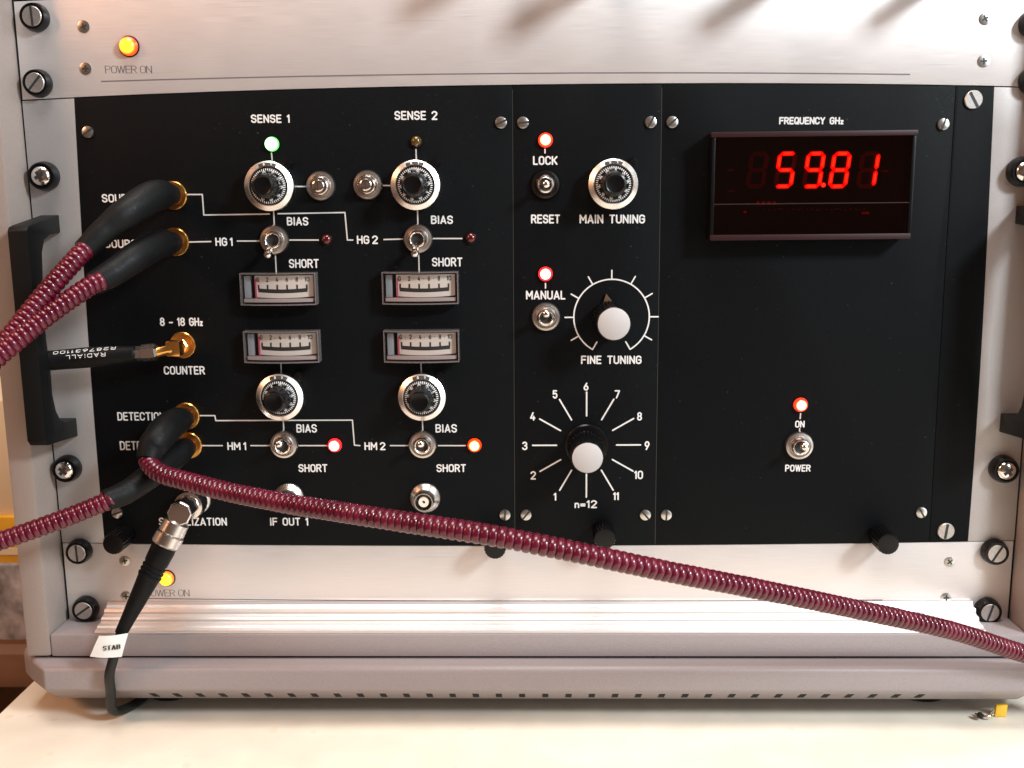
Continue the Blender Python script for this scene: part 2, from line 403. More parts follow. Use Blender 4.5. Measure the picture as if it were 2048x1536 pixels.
def put_text(mb, s, x0, x1, z0, H, sw, h=0.02, gap=.26, space=.5, fn=None, contrast=0.0, wide=1.0):
    """letters of cap height H fitted between x0 and x1 on the base line z0"""
    tw = text_width(s, gap, space, wide); k = (x1-x0-sw)/tw; x = 0; q = 0
    for ch in s:
        if ch == ' ': x += space; continue
        gw, strokes = G[ch]
        for st in strokes:
            pts = [(x0+sw/2+(x+a*wide)*k, z0+sw/2+b*(H-sw)) for a, b in st]
            mb.stroke(pts, sw, h+0.016*(q % 3), fn, contrast); q += 1
        x += gw*wide+gap
def label_px(parent, s, px0, px1, py0, py1, sw=0.68, m='white', h=0.02, space=.5, gap=.26, contrast=0.0, wide=1.0, name='lettering'):
    """engraved word whose letters stand between the given places of the panel"""
    yc = (py0+py1)/2
    a = P(px0, yc); b = P(px1, yc); H = P(px0, py0)[1]-P(px0, py1)[1]
    mb = MB(); sl = (b[1]-a[1])
    put_text(mb, s, 0, b[0]-a[0], -H/2, H, sw, h, gap, space, contrast=contrast, wide=wide)
    L = b[0]-a[0]
    mb.v = [(x, y, z+sl*x/L) for x, y, z in mb.v]
    return mb.build(name, M[m], parent, W(a[0], 0, a[1]), smooth=0, solid=False)
def line_px(parent, pts, sw=0.62, m='wline', h=0.012, name='printed_line'):
    q = [P(*p) for p in pts]; mb = MB(); o = q[0]
    mb.stroke([(a-o[0], b-o[1]) for a, b in q], sw, h, ends=False)
    return mb.build(name, M[m], parent, W(o[0], 0, o[1]), smooth=0, solid=False)

def plate(name, parent, pxs, h0, h1, m, bevel=0.25, holes=None):
    """sheet whose outline passes through the given panel places"""
    q = [P(*p) for p in pxs]; o = q[0]
    mb = MB().poly([(a-o[0], b-o[1]) for a, b in q], h0, h1)
    return mb.build(name, M[m], parent, W(o[0], 0, o[1]), bevel=bevel)

# ------------------------------------------------------------------ small hardware
def screw(parent, px, py, d=5.8, slot=45, cross=False, h=1.3, name='screw', m='screw', flat=False):
    r = d/2; u, v = P(px, py, h)
    prof = [(r, 0), (r, h*0.45), (r*.93, h*.78), (r*.7, h*.95), (0.0, h)] if not flat else [(r, 0), (r, h*.8), (r*.93, h), (0, h)]
    o = cached(('screw', d, h, m, flat), name, M[m], parent, W(u, 0, v), lambda b: b.lathe(prof, 20))
    a = math.radians(slot); cs = (0, 90) if cross else (0,)
    ww = r*.16 if not cross else r*.14; ll = r*.93 if not cross else r*.55
    def sl(b):
        for q in cs:
            t = a+math.radians(q); dx, dz = math.cos(t), math.sin(t)
            b.poly([(dx*ll-dz*ww, dz*ll+dx*ww), (-dx*ll-dz*ww, -dz*ll+dx*ww), (-dx*ll+dz*ww, -dz*ll-dx*ww), (dx*ll+dz*ww, dz*ll-dx*ww)], 0.2, h*(1.0 if flat else 0.97)+0.06+(0.01 if q else 0))
        return b
    cached(('slot', d, h, slot, cross, flat), 'slot', M['slot'], o, W(u, 0, v), sl, smooth=0)
    return o

def rack_bolt(parent, px, py, slot=90, cross=False, ang=0, H=4.8, R=5.8):
    """big screw seated in a black plastic cup washer; px, py is its front"""
    u, v = P(px, py, H)
    o = cached(('cup', R, H), 'cup_bolt', M['bplast'], parent, W(u, 0, v),
               lambda b: b.lathe([(R*1.10, 0), (R*1.12, H*.25), (R*1.04, H*.8), (R*.97, H), (R*.83, H), (R*.79, H*.8), (0, H*.8)], 36))
    def head(b):
        r = R*.77
        if cross: b.lathe([(r, H*.7), (r, H*.92), (r*.85, H*1.12), (r*.5, H*1.25), (0, H*1.3)], 28)
        else: b.lathe([(r, H*.7), (r, H*.97), (r*.95, H*1.01), (0, H*1.01)], 28)
        return b
    cached(('bhead', R, H, cross), 'bolt_head', M['chrome' if cross else 'zinc'], o, W(u, 0, v), head)
    def sl(b):
        r = R*.76
        for q in ((0, 90) if cross else (0,)):
            t = math.radians(slot+q); dx, dz = math.cos(t), math.sin(t)
            ww, ll = (R*.09, r*.98) if not cross else (R*.13, r*.5)
            b.poly([(dx*ll-dz*ww, dz*ll+dx*ww), (-dx*ll-dz*ww, -dz*ll+dx*ww), (-dx*ll+dz*ww, -dz*ll-dx*ww), (dx*ll+dz*ww, dz*ll-dx*ww)], H*.8, (H*1.04 if not cross else H*1.30)+(0.02 if q else 0))
        return b
    cached(('bslot', R, H, slot, cross), 'slot', M['slot'], o, W(u, 0, v), sl, smooth=0)
    return o

def knurled_nut(parent, px, py, name='knurled_nut'):
    u, v = P(px, py, 1.8)
    return cached('nut', name, M['nickel'], parent, W(u, 0, v),
                  lambda b: b.lathe([(7.1, 0), (7.1, .7), (7.0, 1.5), (6.45, 2.2), (5.6, 2.4), (5.45, 1.7), (4.9, 1.6), (4.5, 2.0), (0, 2.0)], 176, flute=44, depth=.6, rmin=6.9)), u, v

def toggle(parent, px, py, tilt, side=0.0, label=None):
    """toggle switch: knurled dress nut, domed bushing, bat lever"""
    o, u, v = knurled_nut(parent, px, py, 'toggle_switch')
    if label: o['label'] = label
    cached('bush', 'bushing', M['chrome'], o, W(u, 0, v), lambda b: b.lathe([(4.4, 1.9), (4.4, 3.4), (4.25, 4.2), (3.85, 4.8), (3.4, 4.95), (3.0, 4.7), (2.7, 4.0), (2.6, 2.3)], 40))
    cached('well', 'bushing_well', M['slot'], o, W(u, 0, v), lambda b: b.lathe([(2.65, 2.75), (0, 2.76)], 24))
    R = Matrix.Rotation(math.radians(tilt), 3, 'X') @ Matrix.Rotation(math.radians(side), 3, 'Z')
    cached(('lever', tilt, side), 'lever', M['chrome'], o, W(u, 0, v),
           lambda b: b.lathe([(1.0, 2.0), (1.15, 5.5), (1.35, 9), (1.75, 12.2), (1.85, 13.4), (1.6, 14.4), (.9, 15.0), (0, 15.1)], 20, tilt=R))
    return o

def jack(parent, px, py):
    """slotted shaft in a round bushing and knurled nut"""
    o, u, v = knurled_nut(parent, px, py, 'trimmer_shaft')
    cached('jbush', 'bushing', M['chrome'], o, W(u, 0, v), lambda b: b.lathe([(4.6, 1.9), (4.6, 3.9), (4.4, 4.6), (4.0, 5.0), (3.6, 4.8), (3.4, 3.0), (0, 3.0)], 36))
    cached('jshaft', 'shaft', M['chrome'], o, W(u, 0, v), lambda b: b.lathe([(2.9, 3), (2.9, 7.2), (2.7, 7.8), (2.2, 8.1), (0, 8.15)], 28))
    cached('jslot', 'slot', M['slot'], o, W(u, 0, v), lambda b: b.box(-.3, .3, 7.7, 8.2, -2.2, 2.2), smooth=0)
    return o

def led(parent, px, py, m, r=2.6, name='indicator_light', label=None):
    u, v = P(px, py, 1.5)
    o = cached(('ledcol', r), name, M['bplast'], parent, W(u, 0, v), lambda b: b.lathe([(r+.55, 0), (r+.5, .5), (r+.1, .6), (r*.95, .3), (0, .3)], 28))
    if label: o['label'] = label
    cached(('led', r, m), 'lens', M[m], o, W(u, 0, v), lambda b: b.lathe([(r, .2), (r, 1.0)]+[(r*math.cos(math.radians(a)), 1.0+r*.8*math.sin(math.radians(a))) for a in (20, 40, 60, 75)]+[(0, 1.0+r*.8)], 28))
    return o

def dial(parent, px, py, rot=0.0):
    """turns-counting dial; px, py is the middle of its silver ring's front"""
    H = 9.0; u, v = P(px, py, H)
    o = cached('dring', 'turns_dial', M['ring'], parent, W(u, 0, v),
               lambda b: b.lathe([(11.0, 0), (11.5, .8), (11.6, 7.2), (11.35, 7.8), (9.2, H+.1), (8.8, H), (8.6, H-.5), (8.55, 5), (0, 5)], 72))
    o2 = cached('ddisc', 'scale_disc', M['bplast'], o, W(u, 0, v), lambda b: b.lathe([(8.4, 5), (8.4, H-.9), (8.2, H-.7), (6.6, H+.6), (0, H+.6)], 60))
    def ticks(b):
        for i in range(50):
            a = 2*math.pi*i/50+rot; major = i % 5 == 0; r1 = 6.75 if major else 7.15
            s_, c_ = math.sin(a), math.cos(a)
            def pt(r, dx): 
                hh = (H-.7)+(8.2-r)/1.6*1.3 if r > 6.6 else H+.6
                return (s_*r+c_*dx, -(hh+.03), c_*r-s_*dx)
            w2 = .19
            b.add([pt(r1, -w2), pt(r1, w2), pt(8.15, w2), pt(8.15, -w2)], [(0, 1, 2, 3)])
        for i in range(10):
            a = 2*math.pi*i/10+rot
            s_, c_ = math.sin(a), math.cos(a)
            q = MB(); put_text(q, '%d0' % i if i else '0', -.8 if i else -.4, .8 if i else .4, -.25, 1.35, .26, gap=.3)
            for x, y, z in q.v: 
                b.v.append((s_*(5.75+z)+c_*x, -(H+.64), c_*(5.75+z)-s_*x))
            o_ = len(b.v)-len(q.v); b.f += [tuple(i_+o_ for i_ in f) for f in q.f]
        return b
    cached(('dticks', rot), 'scale_marks', M['white'], o, W(u, 0, v), ticks, smooth=0, solid=False)
    cached('dwin', 'turns_window', M['slot'], o, W(u, 0, v),
           lambda b: b.add([(r*math.sin(math.radians(a)), -(7.8+(11.35-r)/2.15*1.3+.05), r*math.cos(math.radians(a))) for a in range(-24, 25, 6) for r in (10.7, 9.25)], [(2*i, 2*i+1, 2*i+3, 2*i+2) for i in range(8)]), smooth=0)
    def wn(b):
        for a, ch in ((-9, '0'), (10, '1')):
            q = MB(); put_text(q, ch, -.4, .4, 9.4, 1.15, .26, gap=.2)
            t = math.radians(a)
            o_ = len(b.v)
            for x, y, z in q.v: b.v.append((math.cos(t)*x+math.sin(t)*z, -(7.8+(11.35-z)/2.15*1.3+.1), -math.sin(t)*x+math.cos(t)*z))
            b.f += [tuple(i_+o_ for i_ in f) for f in q.f]
        return b
    cached('dwn', 'turns_number', M['white'], o, W(u, 0, v), wn, smooth=0, solid=False)
    cached('dknob', 'knob', M['bplast'], o, W(u, 0, v), lambda b: b.lathe([(6.3, H), (6.2, H+.8), (5.6, H+1.2), (5.35, 18.5), (5.0, 19.4), (4.2, 19.8), (3.6, 19.5), (0, 19.5)], 96, flute=24, depth=.35, rmin=5.3))
    def lev(b):
        R = Matrix.Rotation(math.radians(42), 3, 'Y')
        q = MB().box(-1.5, 1.5, 1.5, 6.5, 10.6, 15.2).box(-2.2, 2.2, 1.6, 4.0, 11.5, 14.2)
        return b.add([tuple(R @ Vector(p)) for p in q.v], q.f)
    cached('dlev', 'lock_lever', M['bplast'], o, W(u, 0, v), lev, bevel=.3)
    return o

def meter(parent, x0, x1, y0, y1):
    """edgewise panel meter; pixel box is the front outline"""
    a = P(x0, y0, 7); b = P(x1, y1, 7); u, v = (a[0]+b[0])/2, (a[1]+b[1])/2; wd, ht = 36.0, 15.2
    loc = W(u, 0, v)
    N = 12
    def fr(x): return 6.2+2.6*(1-(2*x/wd)**2)      # bowed front
    def shell(bm, x0, x1, zlo, zhi, back=0.0, d=0.0):
        xs = [x0+(x1-x0)*i/N for i in range(N+1)]
        n0 = len(bm.v)
        for x in xs:
            bm.v += [(x, -back, zlo), (x, -(fr(x)+d), zlo), (x, -(fr(x)+d), zhi), (x, -back, zhi)]
        for i in range(N):
            k = n0+4*i
            for q in range(4):
                r = (q+1) % 4; bm.f.append((k+q, k+r, k+4+r, k+4+q))
        bm.f += [(n0, n0+3, n0+2, n0+1), (n0+4*N, n0+4*N+1, n0+4*N+2, n0+4*N+3)]
        return bm
    o = cached('mcase', 'panel_meter', M['mplast'], parent, loc, lambda b: b.box(-wd/2+1.0, wd/2-1.0, 0.02, 1.0, -ht/2+.8, ht/2-.8), bevel=.1)
    # clear rim: four strips of translucent plastic round the window
    cached('mrimt', 'clear_rim', M['clearedge'], o, loc, lambda b: shell(b, -wd/2, wd/2, ht/2-.55, ht/2), smooth=30)
    cached('mrimb', 'clear_rim', M['clearedge'], o, loc, lambda b: shell(b, -wd/2, wd/2, -ht/2, -ht/2+.55), smooth=30)
    cached('mriml', 'clear_rim', M['clearedge'], o, loc, lambda b: shell(b, -wd/2, -wd/2+.5, -ht/2+.55, ht/2-.55), smooth=30)
    cached('mrimr', 'clear_rim', M['clearedge'], o, loc, lambda b: shell(b, wd/2-.5, wd/2, -ht/2+.55, ht/2-.55), smooth=30)
    def win(b):
        xs = [-wd/2+.5+(wd-1.0)*i/N for i in range(N+1)]
        for x in xs: b.v += [(x, -(fr(x)-.05), -ht/2+.55), (x, -(fr(x)-.05), ht/2-.55)]
        b.f += [(2*i, 2*i+1, 2*i+3, 2*i+2) for i in range(N)]
        return b
    cached('mwin', 'window', M['glass'], o, loc, win, solid=False)
    # silver side block left of the scale, lip under it
    cached('mblk', 'side_block', M['mblk'], o, loc, lambda b: b.box(-wd/2+1.6, -wd/2+4.6, 1.0, 4.2, -4.4, ht/2-1.6), bevel=.2)
    cached('mlip', 'lower_lip', M['lowlip'], o, loc, lambda b: shell(b, -wd/2+1.4, wd/2-1.4, -6.2, -4.6, 1.0, -1.5), smooth=30)
    sw0, sw1 = -wd/2+6.4, wd/2-1.8
    def sf(x): return 3.2+1.5*(1-((x-1.5)/13.5)**2)
    def scale(b):
        xs = [sw0+(sw1-sw0)*i/N for i in range(N+1)]
        for x in xs: b.v += [(x, -sf(x), -3.9-.5*(1-((x-1.5)/13.5)**2)), (x, -sf(x), ht/2-1.5), (x, -1.0, -3.9-.5*(1-((x-1.5)/13.5)**2)), (x, -1.0, ht/2-1.5)]
        for i in range(N):
            k = 4*i; b.f += [(k, k+1, k+5, k+4), (k, k+4, k+6, k+2), (k+1, k+3, k+7, k+5)]
        b.f += [(0, 2, 3, 1), (4*N, 4*N+1, 4*N+3, 4*N+2)]
        return b
    sc = cached('mscale', 'scale_plate', M['plate'], o, loc, scale)
    fn = lambda x, z, h: (x, -(sf(x)+.05+h), z)
    def marks(b):
        t0, t1 = sw0+1.7, sw1-2.7
        bar = [(t0+(t1-t0)*i/14, -.7-.5*math.sin(math.pi*i/14)) for i in range(15)]
        b.stroke(bar, 1.8, .02, fn, ends=False)
        for i in range(6):
            x = t0+(t1-t0)*i/5; x = min(max(x, t0+.25), t1-.25); b.stroke([(x, -.6), (x, 1.9)], .8, .03, fn, ends=False)
        for i, s_ in enumerate(('0', '2', '4', '6', '8', '10')):
            x = t0+(t1-t0)*i/5; hw = .72 if len(s_) == 1 else 1.35
            put_text(b, s_, x-hw*.85, x+hw*.85, 3.3, 2.2, .36, fn=fn, gap=.3)
            if i < 5: b.stroke([(x+2.0, 4.2), (x+2.25, 4.2)], .35, .03, fn, ends=False)
        return b
    cached('mmarks', 'scale_marks', M['ink'], o, loc, marks, smooth=0, solid=False)
    cached('mptr', 'pointer', M['pink'], o, loc, lambda b: b.box(sw0+.5, sw0+.9, 3.3, 4.7, -5.8, ht/2-3.0), smooth=0)
    return o

def catmull(pts, step):
    pts = [Vector(p) for p in pts]; out = []
    Q = [pts[0]*2-pts[1]]+pts+[pts[-1]*2-pts[-2]]
    for i in range(1, len(Q)-2):
        p0, p1, p2, p3 = Q[i-1:i+3]; n = 60
        for k in range(n):
            t = k/n
            out.append(0.5*((2*p1)+(p2-p0)*t+(2*p0-5*p1+4*p2-p3)*t*t+(3*p1-p0-3*p2+p3)*t**3))
    out.append(pts[-1])
    res = [out[0]]; acc = 0
    for a, b in zip(out, out[1:]):
        d = (b-a).length; 
        while acc+d >= step:
            f = (step-acc)/d; a = a.lerp(b, f); res.append(a.copy()); d = (b-a).length; acc = 0
        acc += d
    return res

def wp(px, py, h):
    u, v = P(px, py, h); return W(u, h, v)

# ================================================================== SETTING
tx0 = -270.0
bench = thing('workbench', W(0, 100, -ZT), 'cream laminate workbench top under the grey instrument cabinet', 'workbench')
mb = MB().box(tx0, 900, 420, -500, -28, 0); mb.build('worktop', M['table'], bench, W(0, 0, -ZT), bevel=1.2)
MB().box(tx0-1.5, tx0, 420, -500, -27, -1.5).build('edge_band', M['table_edge'], bench, W(0, 0, -ZT), bevel=.3)
for x in (-230, 850):
    for h in (390, -470):
        MB().box(x-20, x+20, h-20, h+20, -720, -28.5).build('leg', M['table_edge'], bench, W(0, 0, -ZT))
tag(MB().box(-2500, 2500, 3000, -1200, -10, 0).build('floor', M['brown'], None, (0, 0, -720)), kind='structure')
tag(MB().box(-2500, 2500, -900, -910, -720, 2000).build('wall', M['wall'], None, (0, 0, 0)), kind='structure')

# the rest of the room: it lights the scene by bounce and is what the chrome mirrors
M['room'] = vary(mat('room_wall_paint', (0.50, 0.40, 0.34), 0.8), (3, 3, 3), 0.06)
M['ceil'] = mat('white_ceiling_tiles', (0.75, 0.72, 0.68), 0.9)
tag(MB().box(-2500, 2500, -910, 3010, 2100, 2120).build('ceiling', M['ceil'], None, (0, 0, 0)), kind='structure')
tag(MB().box(-2500, 2500, 3000, 3010, -720, 2100).build('wall', M['room'], None, (0, 0, 0)), kind='structure')
tag(MB().box(2490, 2500, -900, 3000, -720, 2100).build('wall', M['room'], None, (0, 0, 0)), kind='structure')
tag(MB().box(-2500, -2490, -900, 3000, -720, 2100).build('wall', M['room'], None, (0, 0, 0)), kind='structure')

# ================================================================== CABINET
cab = thing('instrument_cabinet', W(0, 0, -ZT), 'grey metal rack cabinet frame with ribbed aluminium sill and slotted foot rail', 'cabinet')
PL, PR = -237.6, 237.6
for s_ in (-1, 1):
    x0, x1 = (PL-12, PL) if s_ < 0 else (PR, PR+12)
    prof = [(-380, 0), (20, 0), (20, 0)]
    MB().box(min(x0, x1), max(x0, x1), -400, 20, -271.2, 330).build('corner_post', M['paint2'], cab, W(0, 0, 0), bevel=1.6)
    gx = PL+.05 if s_ < 0 else PR-1.65
    MB().box(gx, gx+1.6, -8, -.6, -262, 330).build('post_gap_strip', M['gap'], cab, W(0, 0, 0))  # dark strip painted as the shade in the gap beside the panels
# front sill rail between the posts, foot rail under it
MB().box(PL+.2, PR-.2, -30, 19.6, -271.4, -260).build('sill_rail', M['paint'], cab, W(0, 0, 0), bevel=1.0)
MB().box(PL+.2, PR-.2, -30, 18.2, -272.4, -271.4).build('shadow_gap', M['gap'], cab, W(0, 0, 0))
fx = 238.5
foot = [(-400, -272.6), (27, -272.6), (29, -274.4), (29, -284.6), (13.5, -296.6), (-400, -296.6)]
mb = MB(); n = len(foot)
def ring_at(x, cut):
    return [(x, -(h-cut if h > 0 else h), z) for h, z in foot]
st = [(-257, 20), (-250, 12), (-237.5, 0), (237.5, 0), (250, 12), (257, 20)]
vs = []; fs = []
for x, cut in st: vs += ring_at(x, cut)
for k in range(len(st)-1):
    for i in range(n):
        j = (i+1) % n; fs.append((k*n+i, k*n+j, (k+1)*n+j, (k+1)*n+i))
fs += [tuple(reversed(range(n))), tuple((len(st)-1)*n+i for i in range(n))]
mb.add(vs, fs)
mb.build('foot_rail', M['paint'], cab, W(0, 0, 0), bevel=1.1)
# vent slots cut in the chamfer
dirn = Vector((0, 15.5, -12.0)).normalized()
nv = 34; u0, u1 = P(310, 1388, 20)[0], P(1838, 1392, 20)[0]
def vent(b):
    c0 = Vector((0, 0, 0)); wv = 1.5
    t = dirn*3.9; nn = Vector((0, -.61, -.79))*.15
    sk = Vector((0.0, 0, 0))
    return b.add([tuple(Vector((-wv, 0, 0))-t+nn), tuple(Vector((wv, 0, 0))-t+nn), tuple(Vector((wv, 0, 0))+t+nn), tuple(Vector((-wv, 0, 0))+t+nn),
                  tuple(Vector((-wv, 0, 0))-t-nn*4), tuple(Vector((wv, 0, 0))-t-nn*4), tuple(Vector((wv, 0, 0))+t-nn*4), tuple(Vector((-wv, 0, 0))+t-nn*4)],
                 [(0, 1, 2, 3), (7, 6, 5, 4), (0, 4, 5, 1), (1, 5, 6, 2), (2, 6, 7, 3), (3, 7, 4, 0)])
for i in range(nv):
    x = u0+(u1-u0)*i/(nv-1)
    cached('vent', 'vent_slot', M['gap'], cab, W(x, 20.6, -291.1), vent, smooth=0)
for x in (-190, 200):
    mb = MB().lathe([(13, 0), (14.5, 1.5), (15, 8.3)], 32)
    mb.v = [(a, -b_2+0, -b_1) for a, b_1, b_2 in mb.v]
    mb.build('rubber_foot', M['bplast'], cab, W(x, -13, -ZT))
# ribbed aluminium sill in front of the lowest panel
rib = [(.4, -250.6), (1.6, -250.2), (2.2, -251.6), (3.2, -252.4), (5.4, -252.6), (6.2, -253.8), (6.4, -254.8), (9.6, -255.2), (10.4, -256.0), (10.6, -257.0), (14.8, -257.4), (15.6, -258.1), (18.2, -258.4), (18.6, -259.2), (18.4, -259.9), (.4, -259.9)]
mb = MB(); mb.extr(rib, [(-215.5, 0), (217.8, 0)]); mb.build('ribbed_sill', M['rail'], cab, W(0, 0, 0), bevel=0.0, smooth=20)
# cabinet shell behind
MB().box(-249, 249, -399, -396, -270, 329).build('rear_sheet', M['paint2'], cab, W(0, 0, 0))
MB().box(PL, PR, -395.5, -14, -268, -260.5).build('base_sheet', M['gap'], cab, W(0, 0, 0))
MB().box(PL+.2, PR-.2, -14, -12, -259.5, 328).build('inner_baffle', M['gap'], cab, W(0, 0, 0))

# ================================================================== TOP AND BOTTOM POWER PANELS
def edge_pts(a, b, n=8): return [(a[0]+(b[0]-a[0])*i/n, a[1]+(b[1]-a[1])*i/n) for i in range(n+1)]
def bow(x0, x1, y0, ym, y1, n=12):
    """pixel points of a lens-bowed edge"""
    out = []
    for i in range(n+1):
        t = i/n; x = x0+(x1-x0)*t; y = y0+(y1-y0)*t+4*t*(1-t)*(ym-(y0+y1)/2); out.append((x, y))
    return out
top = thing('rack_panel', W(0, 0, 5), 'brushed aluminium power panel above the black modules with lit amber lamp', 'instrument panel')
# outline in panel millimetres
def mmplate(name, parent, pts, h0, h1, m, bevel=.2):
    o = pts[0]
    return MB().poly([(a-o[0], b-o[1]) for a, b in pts], h0, h1).build(name, M[m], parent, W(o[0], 0, o[1]), bevel=bevel)
def tv(x): return -0.35-3.3*(abs(x)/215.0)**2.2                  # upper rim of the black modules
def bv(x): return -221.2+1.6*(abs(x)/215.0)**2.0                 # lower rim
xs = [-236.4+472.8*i/16 for i in range(17)]
mmplate('face_plate', top, [(x, tv(x)+.45) for x in xs]+[(x, tv(x)*.9+43.6) for x in reversed(xs)], 0.0-2.5, 0.0, 'alu')
low = thing('rack_panel', W(0, 0, -240), 'brushed aluminium power panel below the black modules, its lamp beside the tagged cable', 'instrument panel')
mmplate('face_plate', low, [(x, -260.2) for x in xs]+[(x, bv(x)-.5) for x in reversed(xs)], -2.5, 0.0, 'alu')
for p, s_ in ((68, 1), (0, 0)):
    pass
led(top, 256, 92, 'lamp', r=4.3, name='power_lamp'); led(low, 332, 1158, 'lamp', r=3.8, name='power_lamp')
label_px(top, 'POWER ON', 210, 304, 131, 147, .46, 'grey_ink', contrast=.45, wide=1.35, gap=.16, space=.42)
label_px(low, 'POWER ON', 290, 379, 1179, 1193, .42, 'grey_ink', contrast=.45, wide=1.35, gap=.16, space=.42)
line_px(top, bow(202, 1820, 163, 147, 149), .62, 'grey_ink')
line_px(low, bow(285, 1765, 1197, 1202, 1200), .5, 'grey_ink')
for px, py, a in ((167, 53, 20), (171, 137, 0), (1971, 37, 30), (1968, 122, 5)): screw(top, px, py, 5.6, a, True, h=.35, flat=True)
for px, py, a in ((249, 1122, 10), (252, 1193, 0), (1900, 1124, 40), (1893, 1196, 0)): screw(low, px, py, 5.4, a, True, h=.35, flat=True)
rack_bolt(top, 63, 32, 92); rack_bolt(top, 69, 165, 48); rack_bolt(top, 2075, 45, 30); rack_bolt(top, 2074, 160, 80)
rack_bolt(low, 153, 1107, 92, R=5.7); rack_bolt(low, 166, 1222, 35, R=5.8); rack_bolt(low, 1995, 1108, 60, R=5.8); rack_bolt(low, 1981, 1226, 74, R=5.8)

# ================================================================== SUBRACK WITH EARS AND HANDLES
sub = thing('subrack', W(0, 0, -110), 'silver subrack with black pull handles that carries the black modules', 'rack')
n = 12
def strip(xl, xr): 
    A = [(xl(i/n), tv(xl(0))-.1+(bv(xl(1))-tv(xl(0)))*i/n) for i in range(n+1)]
    B = [(xr(i/n), tv(xr(0))-.1+(bv(xr(1))-tv(xr(0)))*i/n) for i in range(n+1)]
    return A+B[::-1]
# side edges of the black field follow the photograph's slight barrel bow
def lb(t): return -211.9-3.2*math.sin(math.pi*min(1, t*1.0)*.62)*1.0
def rb(t): return 211.2+3.0*math.sin(math.pi*t*.62)
mmplate('ear', sub, strip(lambda t: -236.6, lambda t: lb(t)-.15), -2.5, .12, 'ear')
mmplate('ear', sub, strip(lambda t: rb(t)+.15, lambda t: 236.6), -2.5, .12, 'ear')
rack_bolt(sub, 81, 352, 30, True, R=6.2, H=5.6); rack_bolt(sub, 128, 941, 50, True, R=6.1, H=5.6)
rack_bolt(sub, 2052, 343, 60, True, R=6.2, H=5.6); rack_bolt(sub, 2014, 942, 40, True, R=6.1, H=5.6)
def handle(x0, x1):
    H = 33.0
    def vv(px, py, h): return P(px, py, h)[1]
    t0 = -57.0; t1 = -61.8; b1 = -162.2; b0 = -164.6
    prof = [(.2, t0), (28, t1+.8), (H-1.5, t1), (H, t1-1.6), (H, b1+3), (H-2.5, b1+.2), (24, b1-.2), (.2, b0),
            (.2, b0+9.2), (12, b0+9.6), (17, b0+12), (20.5, b0+17), (22.5, b0+25), (22.2, b0+36), (23.6, b0+50), (24, b0+62), (22.5, b0+74), (21.0, b0+84), (20.2, b0+91), (17, b0+96.5), (11, b0+98.7), (.2, b0+99.2)]
    mb = MB().extr(prof, [(x0, 0), (x1, 0)])
    return mb.build('handle', M['mplast'], sub, W(0, 0, 0), bevel=.5)
handle(-232.6, -223.8); handle(225.2, 234.0)

# ================================================================== BLACK MODULES
SE = 0.12   # half seam
def module(name, x0t, x0b, x1t, x1b, label, bowl=None, bowr=None):
    """black front plate; left edge x0t..x0b and right edge x1t..x1b in mm"""
    root = thing(name, W((x0t+x1t)/2, 0, -110), label, 'instrument module')
    N = 12
    fl = bowl or (lambda t: x0t+(x0b-x0t)*t); fr_ = bowr or (lambda t: x1t+(x1b-x1t)*t)
    T_ = [(fl(0)+(fr_(0)-fl(0))*i/N) for i in range(N+1)]; B_ = [(fl(1)+(fr_(1)-fl(1))*i/N) for i in range(N+1)]
    pts = [(x, tv(x)) for x in T_]+[(fr_(i/N), tv(T_[-1])+(bv(B_[-1])-tv(T_[-1]))*i/N) for i in range(1, N)]+[(x, bv(x)) for x in reversed(B_)]+[(fl(i/N), tv(T_[0])+(bv(B_[0])-tv(T_[0]))*i/N) for i in range(N-1, 0, -1)]
    mmplate('front_plate', root, pts, -2.5, .25, 'black', bevel=.08)
    o = MB().poly([(a, b) for a, b in pts], -2.5, .16)
    return root
s1t, s1b = P(1025, 175)[0], P(1030, 1088)[0]
s2t, s2b = P(1324, 172)[0], P(1310, 1092)[0]
s3t, s3b = P(1911, 176)[0], P(1858, 1086)[0]
gen = module('sense_module', 0, 0, s1t-SE, s1b-SE, 'wide black module with four silver dials, four small meters and engraved flow lines', bowl=lb)
tun = module('tuning_module', s1t+SE, s1b+SE, s2t-SE, s2b-SE, 'narrow black tuning module with lock, manual and numbered rotary controls')
frq = module('frequency_module', s2t+SE, s2b+SE, s3t-SE, s3b-SE, 'black frequency module with the red four digit display')
blk = module('blank_panel', s3t+SE, s3b+SE, 0, 0, 'narrow blank black strip at the right end of the modules', bowr=rb)
# bare aluminium edges that show as hairlines at the seams
for root, a, b in ((gen, s1t, s1b), (tun, s2t, s2b)):
    MB().poly([(a-.11, -2), (a+.11, -2), (b+.11, -220.9), (b-.11, -220.9)], -2, .20).build('plate_edge', M['edge'], root, W(0, 0, 0), smooth=0)

E0 = .25   # panel print lies on the raised plates
_lp, _ln = label_px, line_px
def LB(root, *a, **k): o = _lp(root, *a, **k); o.location.y -= E0*MM; return o
def LN(root, *a, **k): o = _ln(root, *a, **k); o.location.y -= E0*MM; return o

